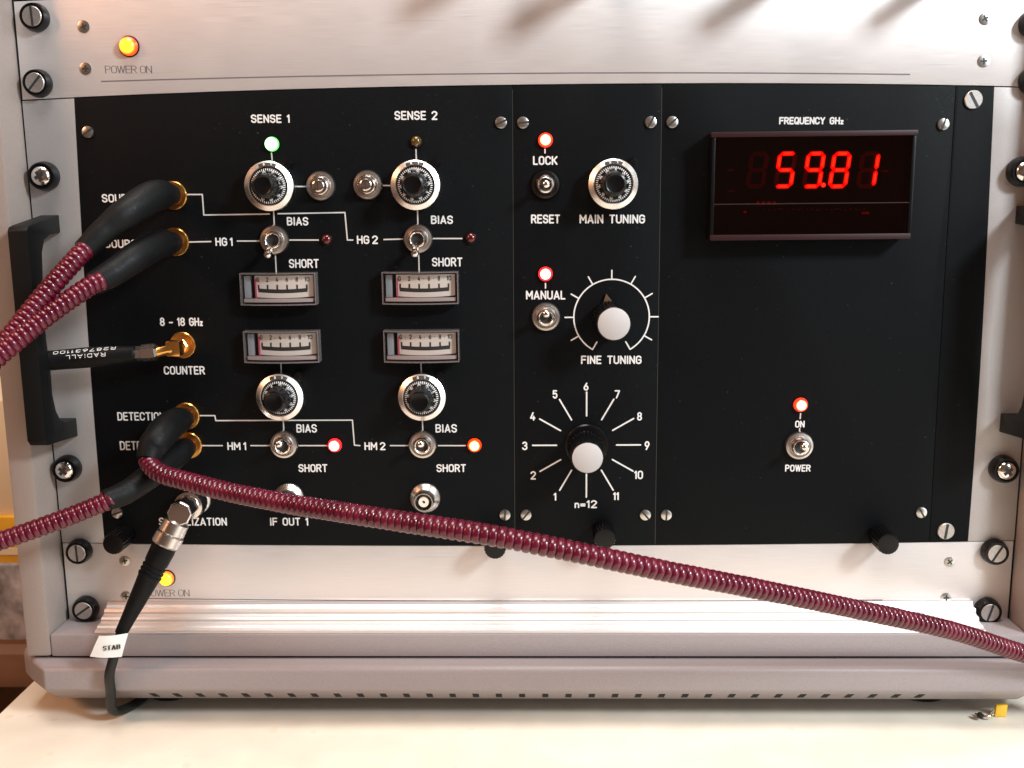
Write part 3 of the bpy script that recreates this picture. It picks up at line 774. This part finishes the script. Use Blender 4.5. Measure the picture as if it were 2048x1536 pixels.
# --- wide module lettering
for s_, x0, x1, y0, y1 in (('SENSE 1', 502, 580, 229, 246), ('SENSE 2', 789, 875, 222, 240), ('BIAS', 574, 617, 434, 451), ('BIAS', 862, 906, 431, 448),
        ('SHORT', 578, 638, 518, 536), ('SHORT', 864, 925, 515, 533), ('HG 1', 431, 466, 475, 492), ('HG 2', 714, 756, 471, 488),
        ('HM 1', 455, 493, 884, 900), ('HM 2', 729, 771, 884, 900), ('BIAS', 593, 634, 848, 865), ('BIAS', 871, 914, 848, 865),
        ('SHORT', 597, 655, 928, 944), ('SHORT', 873, 932, 928, 944), ('IF OUT 1', 540, 617, 1035, 1051), ('IF OUT 2', 818, 897, 1035, 1051),
        ('STABILIZATION', 318, 454, 1035, 1051), ('SOURCE', 204, 280, 388, 405), ('SOURCE', 210, 286, 479, 496),
        ('8 - 18 GHz', 320, 406, 635, 652), ('COUNTER', 328, 410, 732, 749), ('DETECTION', 235, 330, 824, 841), ('DETECTION', 240, 335, 882, 900)):
    LB(gen, s_, x0, x1, y0, y1, space=.55 if s_[0] in 'SI8' else .25)
for pts in ([(372, 389), (405, 389), (408, 430), (539, 428)], [(555, 427.5), (690, 425), (695, 480), (706, 480)],
        [(378, 484), (423, 483)], [(474, 482), (520, 482)], [(579, 480), (638, 480)], [(767, 479), (806, 478)], [(866, 477), (925, 477)],
        [(543, 303), (545, 325)], [(547.5, 422), (549, 453)], [(551, 508), (553, 548)], [(832, 298), (833, 324)], [(835, 419), (836, 450)], [(837.5, 505), (838.5, 547)],
        [(562, 727), (563, 750)], [(567, 842), (568, 866)], [(842, 726), (843, 750)], [(845, 842), (846, 866)], [(586, 373), (613, 373)], [(764, 371), (783, 371)],
        [(397, 831), (430, 831), (432, 841), (705, 840), (709, 890), (720, 891)], [(404, 891), (446, 891)], [(501, 891), (541, 891)], [(597, 891), (655, 891)],
        [(780, 891), (818, 891)], [(876, 891), (932, 891)]):
    LN(gen, pts)
screws = ((gen, 174, 264, 35), (gen, 1002, 245, 25), (tun, 1046, 245, 5), (tun, 1302, 244, 60), (frq, 1345, 244, 40), (frq, 1888, 248, 70),
          (gen, 233, 1027, 20), (gen, 1010, 1031, 85), (tun, 1052, 1031, 50), (tun, 1291, 1031, 130), (frq, 1333, 1031, 88), (frq, 1844, 1026, 120))
for root, px, py, a in screws: screw(root, px, py, 5.6, a, h=1.5)
screw(blk, 1948, 199, 8.3, -60, h=1.4, flat=True, m='zinc'); screw(blk, 1893, 1063, 8.2, 83, h=1.4, flat=True, m='zinc')

for px, py, r_ in ((536, 372, .4), (830, 370, 2.1), (558, 796, -.5), (843, 796, 1.1)): dial(gen, px, py, r_)
jack(gen, 641, 372); jack(gen, 735, 370)
toggle(gen, 548, 480, 27, -3, 'toggle switch flipped down between bias and short'); toggle(gen, 836, 478, 27, -2, 'toggle switch flipped down between bias and short')
toggle(gen, 567, 890, -14, 3, 'toggle switch flipped up'); toggle(gen, 845, 890, -14, 2, 'toggle switch flipped up')
led(gen, 543, 288, 'led_green', 3.3, label='lit green indicator'); led(gen, 832, 283, 'led_off_amber', 2.5, label='unlit amber indicator')
led(gen, 653, 479, 'led_off_red', 2.4, label='unlit red indicator'); led(gen, 942, 476, 'led_off_red', 2.4, label='unlit red indicator')
led(gen, 669, 891, 'led_red', 3.3, label='lit red indicator'); led(gen, 949, 891, 'led_amber', 3.3, label='lit amber indicator')
for b4 in ((482, 627, 547, 610), (765, 914, 545, 608), (488, 634, 663, 726), (769, 915, 662, 725)): meter(gen, *b4)
def flange(px, py):
    u, v = P(px, py, 1)
    o = MB().lathe([(6.7, 0), (6.7, 1.2), (6.3, 1.7), (4.6, 1.8), (4.4, 1.2), (4.2, 1.2), (4.1, 3.5), (3.2, 3.6), (3.2, 6.5), (0, 6.5)], 40).build('gold_socket', M['gold'], gen, W(u, .2, v)); return o
for px, py in ((346, 391), (350, 484), (372, 832), (377, 891)): flange(px, py)
u, v = P(365, 690, 1)
MB().lathe([(6.4, 0), (6.4, 1.3), (6.0, 1.8), (3.6, 1.9), (3.5, 4.5), (3.0, 4.6), (0, 4.6)], 40).build('gold_socket', M['gold'], gen, W(u, .2, v))
# BNC sockets
def bnc(px, py):
    u, v = P(px, py, 2)
    o = cached('bnc', 'round_socket', M['nickel'], gen, W(u, .2, v), lambda b: b.lathe([(7.6, 0), (7.6, .8), (7.2, 1.5), (5.3, 2.6), (4.8, 3.2), (4.7, 8.6), (4.5, 9), (4.1, 9), (4.0, 4.5), (0, 4.5)], 48))
    cached('bncd', 'inner_well', M['slot'], o, W(u, .2, v), lambda b: b.lathe([(3.95, 4.55), (3.9, 4.6), (0, 4.6)], 24))
    cached('bncp', 'insulator', M['ptfe'], o, W(u, .2, v), lambda b: b.lathe([(2.5, 4.65), (2.5, 8.2), (.8, 8.2), (.7, 5.2), (0, 5.2)], 24))
bnc(850, 997); bnc(577, 997); bnc(390, 1000)

# ejector knobs along the lower rim (ribbed black thumb screws)
def thumb(root, px, py, H=15.5):
    u, v = P(px, py, H)
    return cached(('thumb', H), 'thumb_screw', M['bplast'], root, W(u, .1, v), lambda b: b.lathe([(4.6, .2), (4.6, 1.5), (5.35, 2.0), (5.35, H-.7), (4.9, H-.1), (3.6, H), (0, H)], 120, flute=20, depth=.45, rmin=5.2))
thumb(gen, 226, 1089); thumb(gen, 990, 1098); thumb(tun, 1210, 1078); thumb(frq, 1777, 1089)

# --- tuning module
for s_, x0, x1, y0, y1 in (('LOCK', 1066, 1115, 312, 330), ('RESET', 1062, 1120, 429, 447), ('MAIN TUNING', 1159, 1290, 429, 447), ('MANUAL', 1052, 1131, 581, 599),
        ('FINE TUNING', 1162, 1283, 711, 728), ('n=12', 1149, 1194, 1000, 1016),
        ('6', 1167, 1177, 765, 781), ('5', 1105, 1115, 780, 797), ('7', 1229, 1240, 780, 797), ('4', 1060, 1071, 824, 841), ('8', 1274, 1284, 824, 841),
        ('3', 1044, 1055, 883, 900), ('9', 1289, 1299, 882, 900), ('2', 1061, 1072, 942, 959), ('10', 1268, 1286, 941, 958), ('1', 1107, 1113, 985, 1001), ('11', 1226, 1238, 984, 1000)):
    LB(tun, s_, x0, x1, y0, y1, sw=.72, space=.6)
LN(tun, [(1090, 297), (1090, 307)], m='white'); LN(tun, [(1091, 566), (1091, 577)], m='white')
led(tun, 1091, 280, 'led_orange', 3.3, label='lit orange red indicator above lock'); led(tun, 1091, 548, 'led_red', 3.3, label='lit red indicator above manual')
rs = toggle(tun, 1091, 369, 0, 1, 'reset switch with its lever level, a dark reflection painted into its nut')
rs.data = rs.data.copy(); rs.data.materials[0] = mat('nickel_dark_reflection', (0.10, 0.095, 0.095), 0.25, 1.0); toggle(tun, 1092, 634, -12, 0, 'manual switch flipped up')  # nickel nut coloured dark, standing in for the dark reflection on it
dial(tun, 1227, 368, 0.15)
# fine tuning scale
uc, vc = P(1223, 634)
R0 = (P(1299, 634)[0]-P(1148, 634)[0])/2
mb = MB(); mb.stroke([(R0*math.cos(math.radians(a)), R0*math.sin(math.radians(a))) for a in range(-60, 241, 5)], .66, .012, ends=False)
for a in range(-30, 211, 30):
    t = math.radians(a); mb.stroke([((R0+.2)*math.cos(t), (R0+.2)*math.sin(t)), ((R0+4.2)*math.cos(t), (R0+4.2)*math.sin(t))], .66, .02)
for a in (-60, 240):
    t = math.radians(a); mb.stroke([((R0)*math.cos(t), (R0)*math.sin(t)), ((R0-4.2)*math.cos(t), (R0-4.2)*math.sin(t))], .66, .02)
mb.build('fine_scale', M['white'], tun, W(uc, E0, vc), smooth=0, solid=False)
def pot_knob(px, py, H, rc, ptr=True, ang=100):
    u, v = P(px, py, H)
    o = MB().lathe([(8.6, .3), (8.7, 1.0), (8.6, 5.5), (8.0, 6.2), (7.9, 7), (rc+.35, H-1.5), (rc+.1, H-.4), (rc-.3, H-.1), (0, H-.1)], 160, flute=32, depth=.5, rmin=rc+.3).build('rotary_knob', M['bplast'], tun, W(u, 0, v))
    MB().lathe([(rc-.25, H-.3), (rc-.25, H-.02), (rc-.5, H+.15), (0, H+.2)], 48).build('knob_cap', M['cap'], o, W(u, 0, v))
    if ptr:
        t = math.radians(ang); dx, dz = math.cos(t), math.sin(t)
        MB().poly([(dx*11.9, dz*11.9), (dx*8-dz*2.1, dz*8+dx*2.1), (dx*8+dz*2.1, dz*8-dx*2.1)], .6, 1.8).build('pointer_mark', M['ptr'], o, W(u, 0, v), bevel=.1)
    return o
pot_knob(1228, 648, 24, 7.6); k2 = pot_knob(1175, 916, 24, 7.4, ptr=False)
MB().lathe([(10.6, .26), (10.6, 1.2), (10.0, 1.8), (8.4, 2.0)], 60).build('knob_skirt', M['bplast'], k2, W(*(P(1173, 890)[0], 0, P(1173, 890)[1])))
uc, vc = P(1173, 890)
ra, rb_ = 14.6, 26.3
mb = MB()
for a in range(0, 360, 30):
    t = math.radians(a); mb.stroke([(ra*math.cos(t), ra*math.sin(t)), (rb_*math.cos(t), rb_*math.sin(t))], .74, .012+.002*(a % 60 > 0))
mb.build('rotary_scale', M['white'], tun, W(uc, E0, vc), smooth=0, solid=False)

# --- frequency module
LB(frq, 'FREQUENCY', 1558, 1650, 234, 249, sw=.68, gap=.24); LB(frq, 'GHz', 1659, 1687, 234, 249, sw=.66)
LB(frq, 'ON', 1590, 1609, 841, 855, sw=.6); LB(frq, 'POWER', 1570, 1621, 929, 943, sw=.6)
LN(frq, [(1601, 826), (1600, 838)]); LN(frq, [(1599, 856), (1599, 863)])
led(frq, 1602, 810, 'led_orange', 3.3, label='lit orange red power indicator'); toggle(frq, 1599, 892, -10, -2, 'power switch flipped up')
HB = 12.0
a = P(1425, 264, HB); b = P(1822, 478, HB); uc, vc = (a[0]+b[0])/2, (a[1]+b[1])/2; hw, hh = (b[0]-a[0])/2, (a[1]-b[1])/2
D = W(uc, 0, vc)
dsp = MB().box(-hw, hw, .3, 8.0, -hh, hh).build('display_housing', M['bplast'], frq, D, bevel=.4)
M['lip'] = mat('dark_red_lip', (0.022, 0.004, 0.005), 0.5, spec=0.3)
MB().box(-hw-.6, hw+.6, 8.05, HB, hh-2.4, hh).build('display_lip', M['lip'], dsp, D, bevel=.5)
MB().box(-hw, hw, 8.05, HB-.4, -hh, -hh+2.6).build('display_lip', M['lip'], dsp, D, bevel=.5)
for s_ in (-1, 1): MB().box(min(s_*hw, s_*(hw-1.6)), max(s_*hw, s_*(hw-1.6)), 8.05, HB-.5, -hh+2.65, hh-2.45).build('display_side', M['bplast'], dsp, D, bevel=.3)
MB().box(-hw+1.7, hw-1.7, HB-1.6, HB-.9, -hh+2.7, hh-2.5).build('display_window', M['filter'], dsp, D, smooth=0)
yb = P(1600, 407, HB)[1]-vc
MB().box(-hw+1.7, hw-1.7, HB-.88, HB-.60, yb-.22, yb+.22).build('display_step', M['lip'], dsp, D, smooth=0)
HD = 9.3
SEG = {'a': [(-1, 1), (1, 1)], 'b': [(1, 1), (1, 0)], 'c': [(1, 0), (1, -1)], 'd': [(-1, -1), (1, -1)], 'e': [(-1, 0), (-1, -1)], 'f': [(-1, 1), (-1, 0)], 'g': [(-1, 0), (1, 0)]}
ON = ['', 'acdfg', 'abcdfg', 'abcdefg', 'bc']
for (px, on) in zip((1515, 1571, 1628, 1680, 1737), ON):
    u, v = P(px, 340, HD); du, dv = u-uc, v-vc
    for k, ((x0, z0), (x1, z1)) in SEG.items():
        W2, H2, t = 3.45, 7.3, .95
        lit = k in on
        A = Vector((x0*W2, z0*H2)); B = Vector((x1*W2, z1*H2)); d = (B-A).normalized(); nn = Vector((-d.y, d.x))
        A += d*.14; B -= d*.14
        pts = [A, A+d*t+nn*t, B-d*t+nn*t, B, B-d*t-nn*t, A+d*t-nn*t]
        pts = [(du+p.x+p.y*.115, dv+p.y) for p in pts]
        s_ = MB().poly(pts, HD-.3, HD).build('digit_segment', M['seg_on' if lit else 'seg_off'], dsp, D, smooth=0)
        if lit:
            q = [A+d*1.1, A+d*1.7+nn*.52, B-d*1.7+nn*.52, B-d*1.1, B-d*1.7-nn*.52, A+d*1.7-nn*.52]
            MB().poly([(du+p.x+p.y*.115, dv+p.y) for p in q], HD-.02, HD+.04).build('segment_core', M['seg_core'], s_, D, smooth=0)
u, v = P(1647, 370, HD); s_ = MB().lathe([(1.0, HD-.3), (1.0, HD), (0, HD)], 16, (u-uc, v-vc)).build('decimal_point', M['seg_core'], dsp, D)
mb = MB()
for px in (1516, 1527, 1538, 1549):
    u, v = P(px, 406, HD); mb.box(u-uc-.6, u-uc+.6, HD-.2, HD, v-vc-.8, v-vc+.8)
for px, py in ((1490, 424), (1727, 426), (1735, 426)):
    u, v = P(px, py, HD); mb.box(u-uc-.7, u-uc+.7, HD-.2, HD, v-vc-.5, v-vc+.5)
mb.build('dim_marks', M['seg_dim'], dsp, D, smooth=0)
mb = MB()
for i in range(22):
    u, v = P(1530+i*9.5, 418+(i % 3), HD); mb.box(u-uc-.5, u-uc+.35*(i % 4), HD-.2, HD, v-vc-.3, v-vc+.3)
for px, py in ((1462, 340), (1462, 382), (1770, 342)):
    u, v = P(px, py, HD); mb.box(u-uc-1.5, u-uc+1.5, HD-.2, HD, v-vc-.5, v-vc+.5)
mb.build('circuit_marks', M['seg_off'], dsp, D, smooth=0)

# ================================================================== UNIT ABOVE (its rim and the plugs that shade the top panel)
uppr = thing('upper_rack_unit', W(0, 0, 60), 'black edged rack unit just above the top aluminium panel', 'instrument')
MB().box(-205, 209, -2.5, .3, 43.9, 328).build('face_plate', M['black'], uppr, W(0, 0, 0), bevel=.2)
MB().box(-236.4, -205.2, -2.5, .1, 42.0, 328).build('ear', M['ear'], uppr, W(0, 0, 0), bevel=.2)
MB().box(209.2, 236.4, -2.5, .1, 42.0, 328).build('ear', M['ear'], uppr, W(0, 0, 0), bevel=.2)
for x, z in ((-4, 62), (42, 55), (124, 54), (195, 54)):
    MB().lathe([(8, .3), (8, 3), (5.8, 3.2), (5.8, 44), (5, 46), (0, 46)], 24).build('plug', M['bplast'], uppr, W(x, 0, z))

# ================================================================== HOSES
def hose(ctrl, label, boot, R=4.3, pitch=2.75, warp=None, gold=None, group='red ribbed hoses plugged into the left module'):
    fine = catmull([wp(*p) for p in ctrl], 0.06); pts = []; rad = []; ph = 0.0; nxt = 0
    for i, p in enumerate(fine):
        ph += 0.06/((warp(i/len(fine)) if warp else pitch)*(1+.07*noise.noise(p*.06)+.05*noise.noise(p*.31)))*9
        if ph >= nxt:
            k = nxt % 9; pts.append(p); nxt += 1
            R_ = R*(1+.022*noise.noise(p*.11+Vector((9, 0, 0))))
            rad.append(R_-.85 if k == 0 else R_-.75*(1-math.sqrt(math.sin(math.pi*k/9))))
    root = thing('armoured_cable', pts[0], label, 'cable', group)
    mb = MB().tube([p-pts[0] for p in pts], rad, 24, cap=True); mb.build('ribbed_hose', M['hose'], root, pts[0], smooth=60, solid=False)
    bp = catmull([wp(*p[:3]) for p in boot], 1.0)
    L = len(bp); rr = []
    key = [(i/(len(boot)-1), p[3]) for i, p in enumerate(boot)]
    for i in range(L):
        t = i/(L-1)
        for (ta, ra_), (tb, rb2) in zip(key, key[1:]):
            if ta <= t <= tb: f = (t-ta)/(tb-ta); f = f*f*(3-2*f); rr.append(ra_+(rb2-ra_)*f); break
        else: rr.append(key[-1][1])
    rr[0] *= .9; rr[-1] *= .97
    MB().tube([p-pts[0] for p in bp], rr, 28).build('rubber_boot', M['rubber'], root, pts[0], smooth=50, solid=False)
    return root
hose([(172, 497, 47), (150, 520, 52), (95, 582, 62), (30, 662, 72), (-30, 735, 80), (-110, 830, 92)],
     'red ribbed hose leaving the topmost source socket toward the lower left',
     [(343, 389, 3, 5.0), (327, 389, 11, 6.9), (303, 394, 22, 7.1), (262, 420, 34, 6.6), (212, 459, 41, 5.6), (166, 503, 47, 4.85)])
hose([(205, 560, 50), (178, 573, 54), (110, 620, 64), (40, 675, 74), (-40, 745, 84), (-110, 810, 92)],
     'red ribbed hose from the second source socket, crossing in front of the handle',
     [(347, 485, 3, 5.0), (331, 486, 11, 6.6), (306, 493, 23, 6.8), (270, 515, 36, 6.5), (230, 543, 44, 5.9), (183, 570, 51, 5.1)])
hose([(303, 905, 36), (298, 926, 42), (322, 947, 48), (372, 962, 53), (462, 985, 62), (580, 1008, 76), (700, 1027, 90), (850, 1050, 102), (985, 1071, 108), (1160, 1106, 108), (1335, 1143, 100), (1500, 1175, 87), (1700, 1216, 68), (1900, 1260, 50), (2040, 1305, 38), (2200, 1352, 32)],
     'long red ribbed hose that sweeps across the whole front to the lower right',
     [(370, 835, 3, 5.0), (355, 842, 11, 6.6), (336, 855, 23, 7.0), (318, 875, 34, 7.2), (303, 897, 38, 6.6), (297, 920, 41, 5.3)], warp=lambda t: 2.45+.75*max(0, math.sin(math.pi*min(1, t*1.12)))**.8)
hose([(226, 994, 46.5), (207, 1005, 48), (120, 1040, 54), (0, 1082, 62), (-90, 1108, 68), (-160, 1125, 72)],
     'short red ribbed hose running from under the long one to the left edge',
     [(374, 894, 3, 5.0), (360, 903, 11, 6.4), (336, 922, 20, 6.3), (300, 952, 32, 5.8), (255, 983, 41, 5.4), (208, 1003, 48, 5.0)])

# ================================================================== COUNTER CABLE (gold right-angle plug)
p0 = wp(352, 695, 12)
ct = thing('counter_cable', p0, 'thin black cable with gold right angle plug in the counter socket', 'cable')
u, v = P(365, 690, 1)
MB().lathe([(3.9, 2.0), (3.9, 5.0), (3.3, 5.4), (3.3, 9.5), (0, 9.5)], 6).build('coupling_nut', M['gold'], ct, W(u, .2, v), smooth=0)
A = W(u, 11.5, v); B = wp(318, 703, 15)
MB().box(-3.4, 3.4, -3.6, 3.6, -3.6, 3.6).build('elbow_block', M['gold'], ct, A, bevel=.9)
dv_ = (B-A).normalized()
MB().tube([Vector((0, 0, 0)), dv_*3, dv_*4, dv_*9], [3.1, 3.1, 2.5, 2.5], 20).build('gold_neck', M['gold'], ct, A)
C0 = A+dv_*8; Ee = wp(90, 722, 20); dc = (Ee-C0).normalized()
MB().tube([Vector((0, 0, 0)), dc*1, dc*7, dc*7.3, dc*10.5], [3.0, 4.0, 4.0, 3.4, 3.4], 6).build('hex_ferrule', M['chrome'], ct, C0, smooth=10)
S0 = C0+dc*9.5; Ls = (Ee-S0).length
n = 40; rs = []
for i in range(n+1):
    t = i/n; rs.append(3.7+1.1*min(1, t*3)-.1*math.sin(t*9)-(0.8 if t < .02 else 0))
MB().tube([dc*(Ls*i/n) for i in range(n+1)], rs, 24).build('shrink_sleeve', M['rubber'], ct, S0, smooth=50)
tail = catmull([Ee, wp(60, 727, 18), wp(25, 729, 16), wp(-40, 735, 12), wp(-120, 745, 10)], 2)
MB().tube([p-Ee for p in tail], 2.6, 14).build('green_tail', M['green'], ct, Ee)
# printing on the sleeve, upside down
zax = dc.cross(Vector((0, -1, 0))).normalized()
if zax.z < 0: zax = -zax
yax = zax.cross(dc).normalized()
if yax.y > 0: yax = -yax
def sleeve_text(s_, d0, d1, ang0, size):
    mb = MB(); tmp = MB(); put_text(tmp, s_, 0, d1-d0, 0, size, .28, gap=.3, space=.4)
    for x, y, z in tmp.v:
        # text runs away from the plug, upside down to the viewer
        d = d0+x; th = math.radians(ang0)-(z)/4.9
        pt = dc*d+(yax*math.cos(th)+zax*math.sin(th))*4.93
        mb.v.append(tuple(pt))
    mb.f = tmp.f
    return mb.build('sleeve_print', M['white'], ct, S0, smooth=0, solid=False)
sleeve_text('R287631100', 8.5, 37, 62, 1.9); sleeve_text('RADIALL', 13, 31, 28, 1.9)

# ================================================================== TAGGED BNC CABLE
q0 = wp(366, 1030, 20)
bc = thing('tagged_cable', q0, 'black cable with silver elbow plug and white paper tag reading STAB', 'cable')
u, v = P(390, 1000, 2)
S = W(u, .2, v)
MB().lathe([(6.9, 3.8), (7.2, 4.4), (7.2, 11.5), (6.8, 12.2), (5.6, 12.4), (5.4, 15), (0, 15)], 80, flute=20, depth=.35, rmin=7.1).build('bayonet_collar', M['chrome'], bc, S)
A = W(u, 20, v); B = wp(325, 1100, 25); dn = (B-A).normalized()
fv = Vector((0, -1, 0)); sx = dn.cross(fv).normalized()
def orient(vs, o): return [tuple(sx*x+fv*y+dn*z) for x, y, z in vs]
blk_ = MB().lathe([(0, -6.2), (5.4, -6.2), (5.9, -5.6), (5.9, 4.6), (5.3, 5.2), (0, 5.2)], 8, phase=math.pi/8)
blk_.v = [(x, z2, y2) for x, y2, z2 in blk_.v]; blk_.v = [tuple(sx*x+dn*z+fv*(-y)) for (x, z, y) in blk_.v]
blk_.build('elbow_block', M['chrome'], bc, A, bevel=.5, smooth=20)
def along(name, prof, m, n=36, flute=False):
    pts = [dn*d for d, r in prof]; return MB().tube(pts, [r for d, r in prof], n).build(name, M[m], bc, A, smooth=30)
along('clamp_collar', [(5.0, 4.9), (6.2, 6.1), (11.6, 6.3), (12.2, 5.8)], 'nickel')
along('clamp_nut', [(12.0, 5.6), (12.6, 6.9), (17.4, 7.0), (18.2, 6.3)], 'nickel', 12)
Bt = A+dn*17.5; C1 = wp(241, 1268, 34); db = (C1-Bt); Lb = db.length; db.normalize()
prof = [(0, 5.6), (3, 5.9), (10, 5.6)]
for i in range(3): prof += [(10.6+i*2.2, 5.15), (11.4+i*2.2, 5.15), (11.7+i*2.2, 5.7), (12.5+i*2.2, 5.65)]
prof += [(18, 5.2), (Lb*.55, 4.5), (Lb*.85, 3.3), (Lb-.3, 2.9), (Lb, 2.4)]
MB().tube([db*d for d, r in prof], [r for d, r in prof], 28).build('strain_boot', M['rubber'], bc, Bt, smooth=40, solid=False)
cb = catmull([Bt+db*(Lb-6), C1, wp(226, 1320, 35), wp(219, 1350, 35), wp(221, 1378, 31), W(-207, 24, -297.5), W(-203, 10, -302), W(-199, -12, -302.6), W(-185, -70, -302.6)], 1.5)
MB().tube([p-C1 for p in cb], 2.35, 16).build('black_cable', M['cable'], bc, C1, smooth=60, solid=False)
# paper tag folded round the cable
tg4 = [wp(198, 1272, 38.5), wp(256, 1267, 38.5), wp(243, 1314, 38.0), wp(180, 1313, 38.5)]
o_ = tg4[0]
mb = MB(); N = 8; vs = []
for side in (0, .28):
    for j in range(5):
        for i in range(N+1):
            s_, t_ = i/N, j/4
            p = (tg4[0]*(1-s_)+tg4[1]*s_)*(1-t_)+(tg4[3]*(1-s_)+tg4[2]*s_)*t_
            p = p+Vector((0, -1, 0))*(1.3*math.sin(s_*3.4)*.8+.5*math.sin(t_*3)-side)
            vs.append(tuple(p-o_))
fs = []
K = 5*(N+1)
for j in range(4):
    for i in range(N):
        a_ = j*(N+1)+i; fs += [(a_, a_+1, a_+N+2, a_+N+1), (K+a_, K+a_+N+1, K+a_+N+2, K+a_+1)]
for i in range(N): fs += [(i, K+i, K+i+1, i+1), (4*(N+1)+i, 4*(N+1)+i+1, K+4*(N+1)+i+1, K+4*(N+1)+i)]
for j in range(4): fs += [(j*(N+1), (j+1)*(N+1), K+(j+1)*(N+1), K+j*(N+1)), (j*(N+1)+N, K+j*(N+1)+N, K+(j+1)*(N+1)+N, (j+1)*(N+1)+N)]
mb.add(vs, fs); tg_ = mb.build('paper_tag', M['tag'], bc, o_, smooth=40)
tmp = MB(); put_text(tmp, 'STAB', 0, 1, 0, 1, .085, gap=.35)
mb = MB()
for x, y, z in tmp.v:
    px = 209+34*x; py = 1298-2*x-9.5*z
    s_ = (px-185)/64; t_ = (py-1270)/44
    p = wp(px, py, 38.4)+Vector((0, -1, 0))*(1.3*math.sin(s_*3.4)*.8+.5*math.sin(t_*3)+.45)
    mb.v.append(tuple(p-o_))
mb.f = tmp.f; mb.build('tag_lettering', M['ink'], tg_, o_, smooth=0, solid=False)

# ================================================================== BITS ON THE BENCH
x, y = T(2000, 1433)
yl = thing('yellow_chip', (x, y, 0), 'small yellow plastic square on the bench at the lower right', 'component')
mb = MB().poly([(-2.9, 0), (2.6, .1), (3.0, 6.4), (-2.4, 6.2)], -.9, .9); mb.build('body', M['yellow'], yl, (x, y, .2), bevel=.25)
MB().tube([(-2.7, 0, 1.2), (-5, -1, .8), (-7, -1.5, .5)], .25, 8).build('lead_wire', M['chrome'], yl, (x, y, .2))
x, y = T(1976, 1440)
bt = thing('metal_clip', (x, y, 0), 'tiny bent metal clip on the bench beside the yellow square', 'component')
MB().tube([(-4.5, 4, .6), (-3.5, 1.5, 1.5), (-1.5, 0, 1.2), (.5, -.8, 2.2), (2.0, .8, 3.4), (3.4, 1.6, 4.2)], [.7, .8, .9, 1.2, .7, .4], 10).build('bent_wire', M['chrome'], bt, (x, y, 0.2))
MB().lathe([(1.5, 0), (1.6, 1.2), (.9, 2.2), (0, 2.4)], 12, (-4.2, 2.6)).build('copper_end', M['cable'], bt, (x, y, 0.2))

# ================================================================== THINGS BEHIND, LEFT OF THE CABINET (out of focus)
def bgbox(name, label, cat, px0, px1, py0, py1, Y, depth, m, part='body'):
    a = P(px0, py1, -Y); b = P(px1, py0, -Y)
    root = thing(name, ((a[0]+b[0])/2, Y, a[1]+ZT), label, cat)
    MB().box(a[0], b[0], -depth, 0, a[1]+ZT, b[1]+ZT).build(part, M[m], root, (0, Y, 0), bevel=2)
    return root, a, b
r_, a, b = bgbox('cardboard_box', 'cream cardboard box at the left edge behind the cabinet', 'box', -260, 62, 800, 1032, 330, 120, 'cream')
MB().box(a[0]+20, b[0]-60, 0, .6, b[1]+ZT-22, b[1]+ZT-8).build('tape', M['brown'], r_, (0, 330, 0))
r_, a, b = bgbox('yellow_box', 'bright yellow box at the left edge under the cream one', 'box', -260, 70, 1034, 1128, 325, 120, 'ycard')
MB().box(a[0]+15, b[0]-15, 0, .6, a[1]+ZT+8, a[1]+ZT+14).build('label_strip', M['cream'], r_, (0, 325, 0))
r_, a, b = bgbox('speckled_carton', 'grey speckled carton at the lower left edge under the yellow box', 'box', -260, 90, 1130, 1305, 320, 130, 'speck')
MB().box(a[0]+5, b[0]-5, 0, .6, a[1]+ZT+4, a[1]+ZT+12).build('base_band', M['brown'], r_, (0, 320, 0))
a = P(-300, 1307, -300); b = P(110, 1307, -300)
sh = thing('side_shelf', ((a[0]+b[0])/2, 300, a[1]+ZT), 'brown shelf carrying the cartons left of the bench', 'shelf')
MB().box(a[0]-50, -285, -320, 0, a[1]+ZT-30, a[1]+ZT-.5).build('board', M['brown'], sh, (0, 300, 0), bevel=1)
MB().box(a[0]-40, a[0], -300, -20, -720, a[1]+ZT-30.5).build('upright', M['brown'], sh, (0, 300, 0))
MB().box(-330, -290, -300, -20, -720, a[1]+ZT-30.5).build('upright', M['brown'], sh, (0, 300, 0))
